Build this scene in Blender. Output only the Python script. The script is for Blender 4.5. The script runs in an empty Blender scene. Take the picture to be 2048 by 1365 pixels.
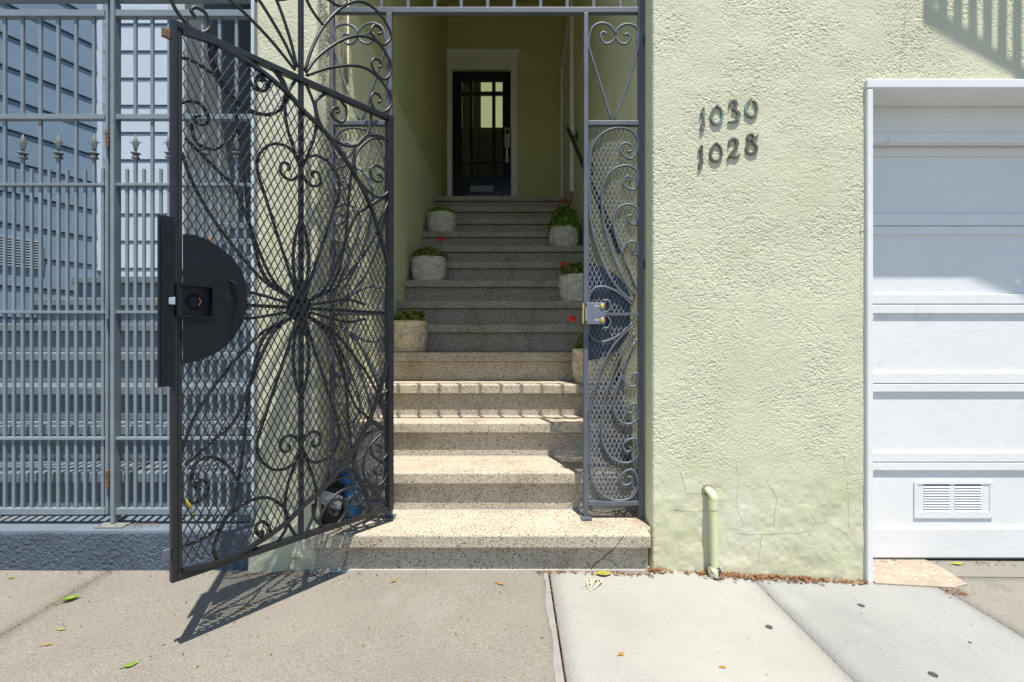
import bpy, math, random
import numpy as np
from mathutils import Vector, Matrix, noise as mnoise

random.seed(7)
scene = bpy.context.scene
COL = scene.collection
PI = math.pi

# ------------------------------------------------------------------ camera
F, CX, HY, CZ = 990.0, 1024.0, 684.0, 0.965      # focal (px of the 2048 photo), principal x, horizon y, eye height
cam_d = bpy.data.cameras.new('camera')
cam_d.sensor_width = 36.0
cam_d.lens = F / 2048.0 * 36.0
cam_d.shift_y = 0.0007
cam_d.clip_start = 0.05
cam_d.clip_end = 2000
cam = bpy.data.objects.new('camera', cam_d)
cam.location = (0, 0, CZ)
cam.rotation_euler = (PI / 2, 0, 0)
COL.objects.link(cam)
scene.camera = cam

def at(x, y, d):
    return Vector(((x - CX) / F * d, d, CZ + (HY - y) / F * d))

# ------------------------------------------------------------------ light
SUN = Vector((0.09, -0.30, 1.0)).normalized()
world = bpy.data.worlds.new('World')
scene.world = world
world.use_nodes = True
wn = world.node_tree
bg = wn.nodes['Background']
sky = wn.nodes.new('ShaderNodeTexSky')
sky.sky_type = 'NISHITA'
sky.sun_disc = False
sky.ozone_density = 1.0
sky.dust_density = 0.5
sky.sun_elevation = math.asin(SUN.z)
sky.sun_rotation = math.atan2(SUN.x, SUN.y)
tint = wn.nodes.new('ShaderNodeMix')
tint.data_type = 'RGBA'
tint.blend_type = 'MULTIPLY'
tint.inputs[0].default_value = 1.0
tint.inputs[7].default_value = (0.88, 1.0, 1.08, 1)
wn.links.new(sky.outputs[0], tint.inputs[6])
wn.links.new(tint.outputs[2], bg.inputs[0])
bg.inputs[1].default_value = 0.08
sd = bpy.data.lights.new('sun', 'SUN')
sd.energy = 4.0
sd.angle = math.radians(0.53)
sd.color = (1.0, 0.96, 0.89)
so = bpy.data.objects.new('sun', sd)
so.rotation_euler = (-SUN).to_track_quat('-Z', 'Y').to_euler()
so.location = (3, -8, 20)
COL.objects.link(so)
vs = scene.view_settings
vs.view_transform = 'Standard'
vs.look = 'None'
vs.exposure = 0.95
vs.gamma = 1.0

# ------------------------------------------------------------------ materials
def new_mat(name):
    m = bpy.data.materials.new(name)
    m.use_nodes = True
    nt = m.node_tree
    return m, nt, nt.nodes['Principled BSDF']

def N(nt, t, **kw):
    n = nt.nodes.new(t)
    for k, v in kw.items():
        if k in n.inputs.keys():
            n.inputs[k].default_value = v
        else:
            setattr(n, k, v)
    return n

def ramp(nt, fac, stops, interp='LINEAR'):
    r = nt.nodes.new('ShaderNodeValToRGB')
    r.color_ramp.interpolation = interp
    els = r.color_ramp.elements
    while len(els) > 1:
        els.remove(els[-1])
    els[0].position = stops[0][0]
    c = stops[0][1]
    els[0].color = (c[0], c[1], c[2], 1)
    for p, c in stops[1:]:
        e = els.new(p)
        e.color = (c[0], c[1], c[2], 1)
    nt.links.new(fac, r.inputs[0])
    return r.outputs[0]

def mix(nt, fac, a, b, mode='MIX'):
    m = nt.nodes.new('ShaderNodeMix')
    m.data_type = 'RGBA'
    m.blend_type = mode
    for sock, v in ((m.inputs[0], fac), (m.inputs[6], a), (m.inputs[7], b)):
        if hasattr(v, 'is_output') or isinstance(v, bpy.types.NodeSocket):
            nt.links.new(v, sock)
        elif isinstance(v, (int, float)):
            sock.default_value = v
        else:
            sock.default_value = (v[0], v[1], v[2], 1)
    return m.outputs[2]

def coords(nt, scale=(1, 1, 1)):
    tc = nt.nodes.new('ShaderNodeTexCoord')
    mp = nt.nodes.new('ShaderNodeMapping')
    mp.inputs['Scale'].default_value = scale
    nt.links.new(tc.outputs['Object'], mp.inputs[0])
    return mp.outputs[0]

def noise(nt, vec, scale, detail=4, rough=0.55, dist=0.0):
    n = N(nt, 'ShaderNodeTexNoise', Scale=scale, Detail=detail, Roughness=rough, Distortion=dist)
    nt.links.new(vec, n.inputs['Vector'])
    return n.outputs[0]

def bump(nt, bsdf, hs, strength=1.0, dist=0.002):
    prev = None
    for h, d in hs:
        b = nt.nodes.new('ShaderNodeBump')
        b.inputs['Strength'].default_value = strength
        b.inputs['Distance'].default_value = d
        nt.links.new(h, b.inputs['Height'])
        if prev is not None:
            nt.links.new(prev, b.inputs['Normal'])
        prev = b.outputs[0]
    nt.links.new(prev, bsdf.inputs['Normal'])

def mottled(name, base, var=0.12, scale=6.0, rough=0.6, metal=0.0, fine=0.0, fscale=200.0, bumps=(), spec=0.5,
            patches=()):
    """base colour with soft large mottling, fine grain, optional stain patches and bump layers."""
    m, nt, b = new_mat(name)
    v = coords(nt)
    n1 = noise(nt, v, scale, 5, 0.6)
    lo = [c * (1 - var) for c in base]
    hi = [min(1, c * (1 + var)) for c in base]
    col = ramp(nt, n1, [(0.3, lo), (0.7, hi)])
    if fine:
        n2 = noise(nt, v, fscale, 2, 0.7)
        g = ramp(nt, n2, [(0.3, (1 - fine,) * 3), (0.7, (1 + fine,) * 3)])
        col = mix(nt, 1.0, col, g, 'MULTIPLY')
    for (pc, ps, t0, t1) in patches:
        n3 = noise(nt, v, ps, 6, 0.65, 0.4)
        f = ramp(nt, n3, [(t0, (0, 0, 0)), (t1, (1, 1, 1))])
        col = mix(nt, f, col, pc)
    nt.links.new(col, b.inputs['Base Color'])
    b.inputs['Roughness'].default_value = rough
    b.inputs['Metallic'].default_value = metal
    b.inputs['Specular IOR Level'].default_value = spec
    if bumps:
        bump(nt, b, [(noise(nt, v, s, 3, 0.6), d) for s, d in bumps])
    return m

GREEN = (0.575, 0.555, 0.395)
M = {}
M['stucco'] = mottled('green_stucco', GREEN, 0.05, 3.0, 0.75, fine=0.05, fscale=160, bumps=((260, 0.0012), (80, 0.0015)),
                      spec=0.25, patches=(((0.49, 0.48, 0.305), 2.2, 0.52, 0.72), ((0.60, 0.595, 0.49), 1.6, 0.6, 0.8), ((0.44, 0.42, 0.27), 7, 0.66, 0.86)))
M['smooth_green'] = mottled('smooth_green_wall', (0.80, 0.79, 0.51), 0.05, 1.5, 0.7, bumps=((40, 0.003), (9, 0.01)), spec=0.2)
M['olive'] = mottled('olive_wall', (0.64, 0.62, 0.31), 0.06, 1.5, 0.75, bumps=((40, 0.003), (9, 0.01)), spec=0.2)
M['crack'] = mottled('crack_dirt', (0.16, 0.15, 0.08), 0.2, 60, 0.95)
M['white'] = mottled('white_paint', (0.70, 0.70, 0.69), 0.03, 5, 0.45, bumps=((25, 0.001), (120, 0.0004)),
                     patches=(((0.54, 0.51, 0.46), 5.0, 0.62, 0.82), ((0.42, 0.39, 0.35), 30, 0.74, 0.78),))
M['casing'] = mottled('casing_paint', (0.86, 0.85, 0.78), 0.04, 5, 0.5)
M['black_iron'] = mottled('black_iron', (0.012, 0.013, 0.015), 0.25, 20, 0.42, bumps=((300, 0.0006),), patches=(((0.10, 0.10, 0.105), 45, 0.69, 0.73),))
M['grey_iron'] = mottled('grey_iron', (0.095, 0.108, 0.128), 0.15, 14, 0.45, bumps=((300, 0.0006),), patches=(((0.26, 0.27, 0.29), 45, 0.70, 0.74),))
M['dark_plate'] = mottled('dark_plate', (0.035, 0.045, 0.07), 0.15, 9, 0.5, bumps=((80, 0.0008),))
M['black_plate'] = mottled('black_plate', (0.0045, 0.0055, 0.008), 0.3, 14, 0.45, spec=0.3, bumps=((60, 0.001),),
                           patches=(((0.03, 0.03, 0.034), 25, 0.69, 0.74),))
M['hole'] = mottled('dark_inside', (0.006, 0.006, 0.007), 0.1, 9, 0.6)
M['panel_mesh'] = mottled('panel_mesh_grey', (0.19, 0.205, 0.235), 0.1, 14, 0.5)
M['fence'] = mottled('grey_fence_paint', (0.185, 0.22, 0.24), 0.12, 9, 0.45, bumps=((250, 0.0006),))
M['rust'] = mottled('rust', (0.17, 0.095, 0.05), 0.4, 40, 0.8, bumps=((200, 0.001),))
M['brass'] = mottled('brass', (0.78, 0.50, 0.12), 0.1, 30, 0.3, metal=0.8)
M['steel'] = mottled('steel', (0.6, 0.6, 0.58), 0.1, 30, 0.3, metal=0.9)
M['verdigris'] = mottled('aged_bronze', (0.14, 0.125, 0.105), 0.15, 40, 0.85, spec=0.15,
                         patches=(((0.20, 0.27, 0.24), 22, 0.48, 0.62),))
M['planter'] = mottled('cast_stone', (0.74, 0.69, 0.58), 0.14, 16, 0.85, fine=0.12, fscale=220, bumps=((45, 0.010), (160, 0.003)),
                       patches=(((0.30, 0.26, 0.19), 20, 0.58, 0.74),))
M['soil'] = mottled('soil', (0.035, 0.025, 0.018), 0.4, 60, 0.95, bumps=((90, 0.01),))
M['foliage'] = None
M['petal'] = mottled('red_petal', (0.85, 0.03, 0.02), 0.2, 60, 0.5)
M['red'] = mottled('red_plastic', (0.42, 0.02, 0.03), 0.05, 10, 0.35)
M['blue_house'] = mottled('slate_siding', (0.19, 0.27, 0.35), 0.05, 4, 0.35, bumps=((30, 0.0015),))
M['pale_house'] = mottled('pale_siding', (0.45, 0.51, 0.575), 0.04, 4, 0.45, bumps=((30, 0.0015),))
M['navy'] = mottled('navy_paint', (0.05, 0.072, 0.11), 0.08, 4, 0.5)
M['blue_step'] = mottled('blue_grey_step_paint', (0.135, 0.165, 0.195), 0.10, 7, 0.55, bumps=((120, 0.0015),),
                         patches=(((0.20, 0.185, 0.165), 4, 0.62, 0.72),))
M['blue_rough'] = mottled('blue_grey_rough', (0.075, 0.10, 0.135), 0.14, 7, 0.6, bumps=((110, 0.006), (220, 0.003)))
M['door'] = mottled('blue_black_door', (0.012, 0.017, 0.024), 0.1, 8, 0.2)
M['lens'] = mottled('copper_lens', (0.28, 0.11, 0.07), 0.1, 8, 0.25, metal=0.7)
M['hole_red'] = M['lens']
M['pipe'] = mottled('painted_pipe', (0.60, 0.60, 0.36), 0.05, 14, 0.4,
                    patches=(((0.18, 0.17, 0.12), 45, 0.70, 0.74),))
M['pipe_collar'] = mottled('chipped_collar', (0.60, 0.58, 0.38), 0.08, 30, 0.6,
                           patches=(((0.03, 0.035, 0.045), 16, 0.46, 0.50),))
M['blue'] = mottled('blue_plastic', (0.04, 0.20, 0.46), 0.08, 12, 0.4)
M['tag'] = mottled('white_tag', (0.30, 0.30, 0.295), 0.04, 12, 0.6)
M['ink'] = mottled('ink', (0.02, 0.02, 0.02), 0.05, 12, 0.6)
M['white_ink'] = mottled('white_lettering', (0.85, 0.85, 0.85), 0.02, 12, 0.5)
M['husk'] = mottled('dry_husk', (0.62, 0.52, 0.33), 0.2, 60, 0.8)
M['gum'] = mottled('gum', (0.055, 0.055, 0.06), 0.2, 60, 0.8)
M['patch_stone'] = mottled('flagstone_patch', (0.33, 0.265, 0.20), 0.15, 12, 0.85, fine=0.15, fscale=90, bumps=((60, 0.004),),
                           patches=(((0.62, 0.55, 0.44), 38, 0.60, 0.66), ((0.24, 0.19, 0.14), 5, 0.6, 0.75)))
M['rail_wood'] = mottled('dark_handrail', (0.035, 0.026, 0.018), 0.2, 20, 0.4)
M['asphalt'] = mottled('pale_road', (0.15, 0.15, 0.14), 0.2, 3, 0.9, fine=0.3, fscale=120, bumps=((120, 0.006),))
M['earth'] = mottled('joint_dirt', (0.26, 0.145, 0.075), 0.35, 30, 0.95, bumps=((90, 0.01),))
M['room'] = mottled('hall_paint', (0.55, 0.52, 0.38), 0.05, 2, 0.7)

def concrete(name, base, fine, bumps, patches=()):
    return mottled(name, base, 0.09, 2.2, 0.9, fine=fine, fscale=150, bumps=bumps, spec=0.2, patches=patches)
M['concrete_tan'] = concrete('tan_concrete', (0.235, 0.212, 0.174), 0.24, ((160, 0.006), (30, 0.003)),
                             (((0.34, 0.31, 0.27), 190, 0.60, 0.68), ((0.085, 0.075, 0.065), 150, 0.64, 0.72),
                              ((0.29, 0.27, 0.235), 1.1, 0.55, 0.7), ((0.175, 0.152, 0.125), 2.7, 0.6, 0.8), ((0.13, 0.115, 0.10), 11, 0.70, 0.80)))
M['concrete_white'] = concrete('white_concrete', (0.315, 0.305, 0.275), 0.07, ((90, 0.002),),
                               (((0.23, 0.225, 0.215), 3.2, 0.64, 0.82), ((0.315, 0.29, 0.245), 1.4, 0.56, 0.75), ((0.2, 0.195, 0.19), 9, 0.70, 0.84)))
M['concrete_grey'] = concrete('grey_concrete', (0.27, 0.268, 0.252), 0.09, ((90, 0.003),),
                              (((0.20, 0.20, 0.195), 2.6, 0.6, 0.8), ((0.33, 0.325, 0.31), 1.6, 0.58, 0.75), ((0.17, 0.17, 0.165), 9, 0.70, 0.84)))
M['concrete_worn'] = concrete('worn_concrete', (0.22, 0.205, 0.175), 0.15, ((90, 0.004),),
                              (((0.15, 0.135, 0.115), 4, 0.56, 0.75),))

def terrazzo():
    m, nt, b = new_mat('terrazzo')
    v = coords(nt)
    def chips(scale, stops, seed):
        mp = nt.nodes.new('ShaderNodeMapping')
        mp.inputs['Location'].default_value = (seed, seed * 1.7, seed * 0.3)
        nt.links.new(v, mp.inputs[0])
        vo = N(nt, 'ShaderNodeTexVoronoi', Scale=scale)
        nt.links.new(mp.outputs[0], vo.inputs['Vector'])
        sep = nt.nodes.new('ShaderNodeSeparateColor')
        nt.links.new(vo.outputs['Color'], sep.inputs[0])
        return ramp(nt, sep.outputs[0], stops, 'CONSTANT')
    a = chips(215, [(0, (0.50, 0.45, 0.37)), (0.34, (0.55, 0.50, 0.425)), (0.62, (0.43, 0.38, 0.31)), (0.76, (0.60, 0.565, 0.50)),
                    (0.88, (0.25, 0.21, 0.165)), (0.955, (0.13, 0.115, 0.095))], 0.0)
    c = chips(380, [(0, (1, 1, 1)), (0.72, (0.78, 0.76, 0.72)), (0.88, (1.1, 1.1, 1.1)), (0.95, (0.58, 0.54, 0.49))], 3.1)
    col = mix(nt, 1.0, a, c, 'MULTIPLY')
    w = noise(nt, v, 5, 5, 0.6)
    f = ramp(nt, w, [(0.32, (0.95, 0.92, 0.86)), (0.52, (0.88, 0.84, 0.77)), (0.72, (0.68, 0.625, 0.545))])
    col = mix(nt, 1.0, col, f, 'MULTIPLY')
    nt.links.new(col, b.inputs['Base Color'])
    b.inputs['Roughness'].default_value = 0.72
    b.inputs['Specular IOR Level'].default_value = 0.3
    bump(nt, b, [(noise(nt, v, 200, 3, 0.6), 0.002)])
    return m
M['terrazzo'] = terrazzo()

def leafmat(name, cols, scale=60, rough=0.5):
    m, nt, b = new_mat(name)
    v = coords(nt)
    n1 = noise(nt, v, scale, 2, 0.5)
    col = ramp(nt, n1, cols)
    nt.links.new(col, b.inputs['Base Color'])
    b.inputs['Roughness'].default_value = rough
    tr = nt.nodes.new('ShaderNodeBsdfTranslucent')
    nt.links.new(col, tr.inputs[0])
    mx = nt.nodes.new('ShaderNodeMixShader')
    mx.inputs[0].default_value = 0.3
    nt.links.new(b.outputs[0], mx.inputs[1])
    nt.links.new(tr.outputs[0], mx.inputs[2])
    nt.links.new(mx.outputs[0], nt.nodes['Material Output'].inputs[0])
    return m
M['foliage'] = leafmat('geranium_leaf', [(0.3, (0.10, 0.19, 0.02)), (0.55, (0.22, 0.38, 0.04)), (0.72, (0.36, 0.40, 0.06))], 40)
M['foliage_dry'] = leafmat('brown_geranium_leaf', [(0.33, (0.10, 0.18, 0.02)), (0.52, (0.24, 0.30, 0.05)), (0.66, (0.36, 0.15, 0.05))], 40)
M['leaf_green'] = leafmat('green_leaf', [(0.3, (0.20, 0.34, 0.04)), (0.7, (0.42, 0.50, 0.07))], 40)
M['leaf_yellow'] = leafmat('yellow_leaf', [(0.3, (0.48, 0.40, 0.05)), (0.7, (0.62, 0.58, 0.10))], 40)
M['leaf_orange'] = leafmat('orange_leaf', [(0.3, (0.50, 0.24, 0.03)), (0.7, (0.68, 0.40, 0.06))], 40)
M['litter'] = leafmat('leaf_litter', [(0.25, (0.09, 0.045, 0.02)), (0.45, (0.24, 0.11, 0.045)), (0.6, (0.34, 0.17, 0.07)), (0.75, (0.46, 0.33, 0.16))], 90, 0.8)

def glassmat():
    m, nt, b = new_mat('door_glass')
    out = nt.nodes['Material Output']
    tr = nt.nodes.new('ShaderNodeBsdfTransparent')
    tr.inputs[0].default_value = (0.8, 0.82, 0.8, 1)
    gl = nt.nodes.new('ShaderNodeBsdfGlossy')
    gl.inputs['Roughness'].default_value = 0.03
    fr = N(nt, 'ShaderNodeFresnel', IOR=1.5)
    mx = nt.nodes.new('ShaderNodeMixShader')
    nt.links.new(fr.outputs[0], mx.inputs[0])
    nt.links.new(tr.outputs[0], mx.inputs[1])
    nt.links.new(gl.outputs[0], mx.inputs[2])
    nt.links.new(mx.outputs[0], out.inputs[0])
    return m
M['glass'] = glassmat()
def emit(name, c, s):
    m, nt, b = new_mat(name)
    b.inputs['Base Color'].default_value = (0.5, 0.5, 0.4, 1)
    b.inputs['Emission Color'].default_value = (*c, 1)
    b.inputs['Emission Strength'].default_value = s
    return m
M['lit_window'] = emit('lit_window', (0.62, 0.64, 0.34), 0.46)

# ------------------------------------------------------------------ mesh helpers
class MB:
    def __init__(s):
        s.v, s.f = [], []
    def add(s, vs, fs):
        o = len(s.v)
        s.v += [tuple(p) for p in vs]
        s.f += [tuple(i + o for i in f) for f in fs]
    def box(s, x0, x1, y0, y1, z0, z1):
        s.add([(x0, y0, z0), (x1, y0, z0), (x1, y1, z0), (x0, y1, z0), (x0, y0, z1), (x1, y0, z1), (x1, y1, z1), (x0, y1, z1)],
              [(0, 3, 2, 1), (4, 5, 6, 7), (0, 1, 5, 4), (1, 2, 6, 5), (2, 3, 7, 6), (3, 0, 4, 7)])
        return s
    def bar(s, a, b, w, h, up=(0, 0, 1)):
        """rectangular bar a->b, w across (side), h along 'up'"""
        a, b, up = Vector(a), Vector(b), Vector(up)
        t = (b - a).normalized()
        sd = t.cross(up)
        if sd.length < 1e-5:
            sd = t.cross(Vector((0, 1, 0)))
        sd.normalize()
        u = sd.cross(t).normalized()
        vs = []
        for p in (a, b):
            for i, j in ((-1, -1), (1, -1), (1, 1), (-1, 1)):
                vs.append(p + sd * (w / 2 * i) + u * (h / 2 * j))
        s.add(vs, [(0, 1, 2, 3), (7, 6, 5, 4), (0, 4, 5, 1), (1, 5, 6, 2), (2, 6, 7, 3), (3, 7, 4, 0)])
        return s
    def tube(s, pts, r, n=8, nrm=None, r1=None, flat=1.0):
        pts = [Vector(p) for p in pts]
        k = len(pts)
        vs = []
        side = None
        for i, p in enumerate(pts):
            t = (pts[min(i + 1, k - 1)] - pts[max(i - 1, 0)])
            if t.length < 1e-9:
                t = Vector((0, 0, 1))
            t.normalize()
            if nrm is not None:
                b = Vector(nrm)
                sd = t.cross(b).normalized()
            else:
                if side is None:
                    ref = Vector((0, 0, 1)) if abs(t.z) < 0.9 else Vector((1, 0, 0))
                    sd = t.cross(ref).normalized()
                else:
                    sd = (side - t * side.dot(t)).normalized()
                b = sd.cross(t)
                side = sd
            rr = r if r1 is None else r + (r1 - r) * i / (k - 1)
            for j in range(n):
                a = 2 * PI * j / n + PI / n
                vs.append(p + sd * (math.cos(a) * rr) + b * (math.sin(a) * rr * flat))
        fs = []
        for i in range(k - 1):
            for j in range(n):
                j2 = (j + 1) % n
                fs.append((i * n + j, i * n + j2, (i + 1) * n + j2, (i + 1) * n + j))
        fs.append(tuple(range(n - 1, -1, -1)))
        fs.append(tuple((k - 1) * n + j for j in range(n)))
        s.add(vs, fs)
        return s
    def ring(s, c, axis, r, tr, n=28, m=8):
        axis = Vector(axis).normalized()
        e1 = axis.orthogonal().normalized()
        e2 = axis.cross(e1)
        vs = []
        for i in range(n):
            a = 2 * PI * i / n
            d = e1 * math.cos(a) + e2 * math.sin(a)
            for j in range(m):
                b = 2 * PI * j / m
                vs.append(Vector(c) + d * (r + tr * math.cos(b)) + axis * (tr * math.sin(b)))
        s.add(vs, [(i * m + j, ((i + 1) % n) * m + j, ((i + 1) % n) * m + (j + 1) % m, i * m + (j + 1) % m) for i in range(n) for j in range(m)])
        return s
    def disc(s, c, axis, r, h, n=24, dome=0.0):
        axis = Vector(axis).normalized()
        c = Vector(c)
        e1 = axis.orthogonal().normalized()
        e2 = axis.cross(e1)
        vs, fs = [], []
        prof = [(r, 0), (r, h * (1 - dome))]
        if dome:
            prof += [(r * 0.8, h * (1 - dome * 0.35)), (r * 0.45, h * (1 - dome * 0.08))]
        else:
            prof += [(r * 0.999, h)]
        for q, (rr, hh) in enumerate(prof):
            for i in range(n):
                a = 2 * PI * i / n
                vs.append(c + (e1 * math.cos(a) + e2 * math.sin(a)) * rr + axis * hh)
        for q in range(len(prof) - 1):
            for i in range(n):
                i2 = (i + 1) % n
                fs.append((q * n + i, q * n + i2, (q + 1) * n + i2, (q + 1) * n + i))
        vs.append(c + axis * h)
        L = (len(prof) - 1) * n
        for i in range(n):
            fs.append((L + i, L + (i + 1) % n, len(vs) - 1))
        fs.append(tuple(range(n - 1, -1, -1)))
        s.add(vs, fs)
        return s
    def prism(s, pts, d):
        """polygon pts (world) extruded by vector d"""
        d = Vector(d)
        k = len(pts)
        vs = [Vector(p) for p in pts] + [Vector(p) + d for p in pts]
        fs = [tuple(range(k)), tuple(range(2 * k - 1, k - 1, -1))]
        fs += [(i, i + k, (i + 1) % k + k, (i + 1) % k) for i in range(k)]
        s.add(vs, fs)
        return s
    def lathe(s, prof, c, n=40, fn=None):
        c = Vector(c)
        vs, fs = [], []
        for q, (r, z) in enumerate(prof):
            for i in range(n):
                a = 2 * PI * i / n
                rr = r + (fn(a, z) if fn else 0)
                vs.append(c + Vector((math.cos(a) * rr, math.sin(a) * rr, z)))
        for q in range(len(prof) - 1):
            for i in range(n):
                i2 = (i + 1) % n
                fs.append((q * n + i, q * n + i2, (q + 1) * n + i2, (q + 1) * n + i))
        fs.append(tuple(range(n - 1, -1, -1)))
        fs.append(tuple((len(prof) - 1) * n + i for i in range(n)))
        s.add(vs, fs)
        return s

OFF = {}
def build(name, mb, mat, parent=None, smooth=False, bev=0.0, label=None, ext=None):
    me = bpy.data.meshes.new(name)
    off = OFF.get(parent.name, Vector((0, 0, 0))) if parent else Vector((0, 0, 0))
    vs = [(p[0] - off.x, p[1] - off.y, p[2] - off.z) for p in mb.v] if parent else mb.v
    me.from_pydata(vs, [], mb.f)
    me.validate()
    if smooth:
        me.polygons.foreach_set('use_smooth', [True] * len(me.polygons))
    me.materials.append(mat if not isinstance(mat, str) else M[mat])
    o = bpy.data.objects.new(name, me)
    COL.objects.link(o)
    if parent:
        o.parent = parent
        OFF[o.name] = off
    if bev:
        md = o.modifiers.new('bevel', 'BEVEL')
        md.width = bev
        md.segments = 2
        md.limit_method = 'ANGLE'
        md.angle_limit = math.radians(50)
    if label:
        o['label'] = label
    return o
def thing(name, label, cat, loc, group=None):
    o = bpy.data.objects.new(name, None)
    COL.objects.link(o)
    o.empty_display_size = 0.1
    o.location = loc
    o['label'] = label
    o['category'] = cat
    if group:
        o['group'] = group
    OFF[o.name] = Vector(loc)
    return o
def tag(o, label, cat, group=None):
    o['label'] = label
    o['category'] = cat
    if group:
        o['group'] = group
    return o
def struct(o, kind='structure', label=None):
    o['kind'] = kind
    if label:
        o['label'] = label
    return o
def cr(pts, per=6):
    """Catmull-Rom through pts"""
    P = [Vector(p) for p in pts]
    if len(P) < 3:
        return P
    P = [P[0] * 2 - P[1]] + P + [P[-1] * 2 - P[-2]]
    out = []
    for i in range(1, len(P) - 2):
        p0, p1, p2, p3 = P[i - 1:i + 3]
        for k in range(per):
            t = k / per
            out.append(0.5 * ((2 * p1) + (p2 - p0) * t + (2 * p0 - 5 * p1 + 4 * p2 - p3) * t * t + (3 * p1 - p0 - 3 * p2 + p3) * t ** 3))
    out.append(P[-2])
    return out

def vn(x, y, scale, seed):
    """vectorised value noise in 0..1"""
    rng = np.random.RandomState(seed)
    T = rng.rand(256, 256)
    a, b = x / scale + 1000.3, y / scale + 1000.7
    i, j = np.floor(a).astype(int), np.floor(b).astype(int)
    fx, fy = a - i, b - j
    fx, fy = fx * fx * (3 - 2 * fx), fy * fy * (3 - 2 * fy)
    g = lambda p, q: T[p % 256, q % 256]
    return (g(i, j) * (1 - fx) + g(i + 1, j) * fx) * (1 - fy) + (g(i, j + 1) * (1 - fx) + g(i + 1, j + 1) * fx) * fy
def sstep(a, b, x):
    t = np.clip((x - a) / (b - a), 0, 1)
    return t * t * (3 - 2 * t)
def stucco_h(u, z, rough=1.0):
    """height of the dashed stucco at wall coordinates (m)"""
    su, sz = u + 0.25 * z, z - 0.2 * u
    n = 0.5 * vn(su, sz, 0.0066, 1) + 0.5 * vn(su, sz * 1.1, 0.0040, 2)
    blob = sstep(0.45, 0.60, n) * 0.0019
    mask = sstep(0.30, 0.62, 0.65 * vn(u, z, 0.17, 3) + 0.35 * vn(u, z, 0.06, 4))
    low = sstep(0.24, 0.54, z + 0.20 * (vn(u, z, 0.11, 9) - 0.5))
    pit = sstep(0.50, 0.70, 0.62 * vn(u * 0.8 + 0.3 * z, z * 1.3, 0.0050, 12) + 0.38 * vn(u, z, 0.022, 13))
    grain = vn(u, z, 0.0036, 14) - 0.5
    h = (blob * 0.50 - pit * 0.0012 + grain * 0.0005) * (0.5 + 0.5 * mask) * (0.06 + 0.94 * low) * rough
    h = h + (vn(u, z, 0.09, 5) - 0.5) * 0.0018 + (vn(u, z, 0.3, 6) - 0.5) * 0.003
    h = h + (1 - low) * ((vn(u, z, 0.055, 7) - 0.5) * 0.0045 + (vn(u, z, 0.02, 8) - 0.5) * 0.0018)
    return h
def grid_sheet(mb, us, zs, fn):
    U, Z = np.meshgrid(us, zs)
    P = fn(U, Z)
    nu, nz = len(us), len(zs)
    o = len(mb.v)
    mb.v += [tuple(p) for p in np.stack(P, -1).reshape(-1, 3).tolist()]
    for j in range(nz - 1):
        for i in range(nu - 1):
            a = o + j * nu + i
            mb.f.append((a, a + 1, a + nu + 1, a + nu))

# ------------------------------------------------------------------ ground
YF = 2.08                                        # facade plane
def zg(x, y):
    return 0.02 - 0.02 * (2.05 - y) - 0.06 * max(0.0, min(x, 1.5) - 0.4) - 0.008 * max(0.0, x - 1.5)
def gpt(x, y):
    """photo pixel -> point on the pavement"""
    d = 1.6
    for _ in range(30):
        X = (x - CX) / F * d
        d = (CZ - zg(X, d)) * F / (y - HY)
    return Vector(((x - CX) / F * d, d, zg((x - CX) / F * d, d)))
def slab(x0, x1, y0, y1, mat, seed, drop=0.0):
    mb = MB()
    g = 0.0045
    nx = max(2, int((x1 - x0) / 0.06))
    ny = max(2, int((y1 - y0) / 0.06))
    xs = np.linspace(x0 + g, x1 - g, nx)
    ys = np.linspace(y0 + g, y1 - g, ny)
    ZG = np.vectorize(zg)
    def fn(U, V):
        e = np.minimum(np.minimum(U - xs[0], xs[-1] - U), np.minimum(V - ys[0], ys[-1] - V))
        return (U, V, ZG(U, V) - drop + (vn(U + seed, V, 0.35, 11) - 0.5) * 0.005)
    grid_sheet(mb, xs, ys, fn)
    # edge skirts
    n0 = len(mb.v)
    loop = [i for i in range(nx)] + [j * nx + nx - 1 for j in range(1, ny)] + [(ny - 1) * nx + i for i in range(nx - 2, -1, -1)] + [j * nx for j in range(ny - 2, 0, -1)]
    for i in loop:
        p = mb.v[i]
        mb.v.append((p[0], p[1], p[2] - 0.03))
    for k in range(len(loop)):
        k2 = (k + 1) % len(loop)
        mb.f.append((loop[k2], loop[k], n0 + k, n0 + k2))
    o = build('sidewalk', mb, mat, smooth=True)
    return struct(o)
slab(-4.6, -1.665, -1.1, 2.3, 'concrete_tan', 3)
slab(-1.665, 0.152, -1.1, 2.3, 'concrete_tan', 5)
slab(0.152, 1.0, -1.1, 2.3, 'concrete_white', 8)
slab(1.0, 1.765, -1.1, 2.14, 'concrete_grey', 13)
slab(1.765, 4.6, -1.1, 2.14, 'concrete_worn', 17)
mb = MB()
for i in range(40):
    x0, x1 = -6 + i * 0.3, -6 + (i + 1) * 0.3
    mb.add([(x0, -1.1, zg(x0, -1.1) - 0.0045), (x1, -1.1, zg(x1, -1.1) - 0.0045), (x1, 7, zg(x1, 2.4) - 0.0045), (x0, 7, zg(x0, 2.4) - 0.0045)], [(0, 1, 2, 3)])
struct(build('ground', mb, 'earth'))
mb = MB().box(-30, 30, -1.26, -1.105, -0.5, -0.16)
struct(build('kerb', mb, 'concrete_worn', bev=0.01))
mb = MB()
mb.add([(-600, -600, -0.30), (600, -600, -0.30), (600, 600, -0.30), (-600, 600, -0.30)], [(0, 1, 2, 3)])
struct(build('road', mb, 'asphalt'))
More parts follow.
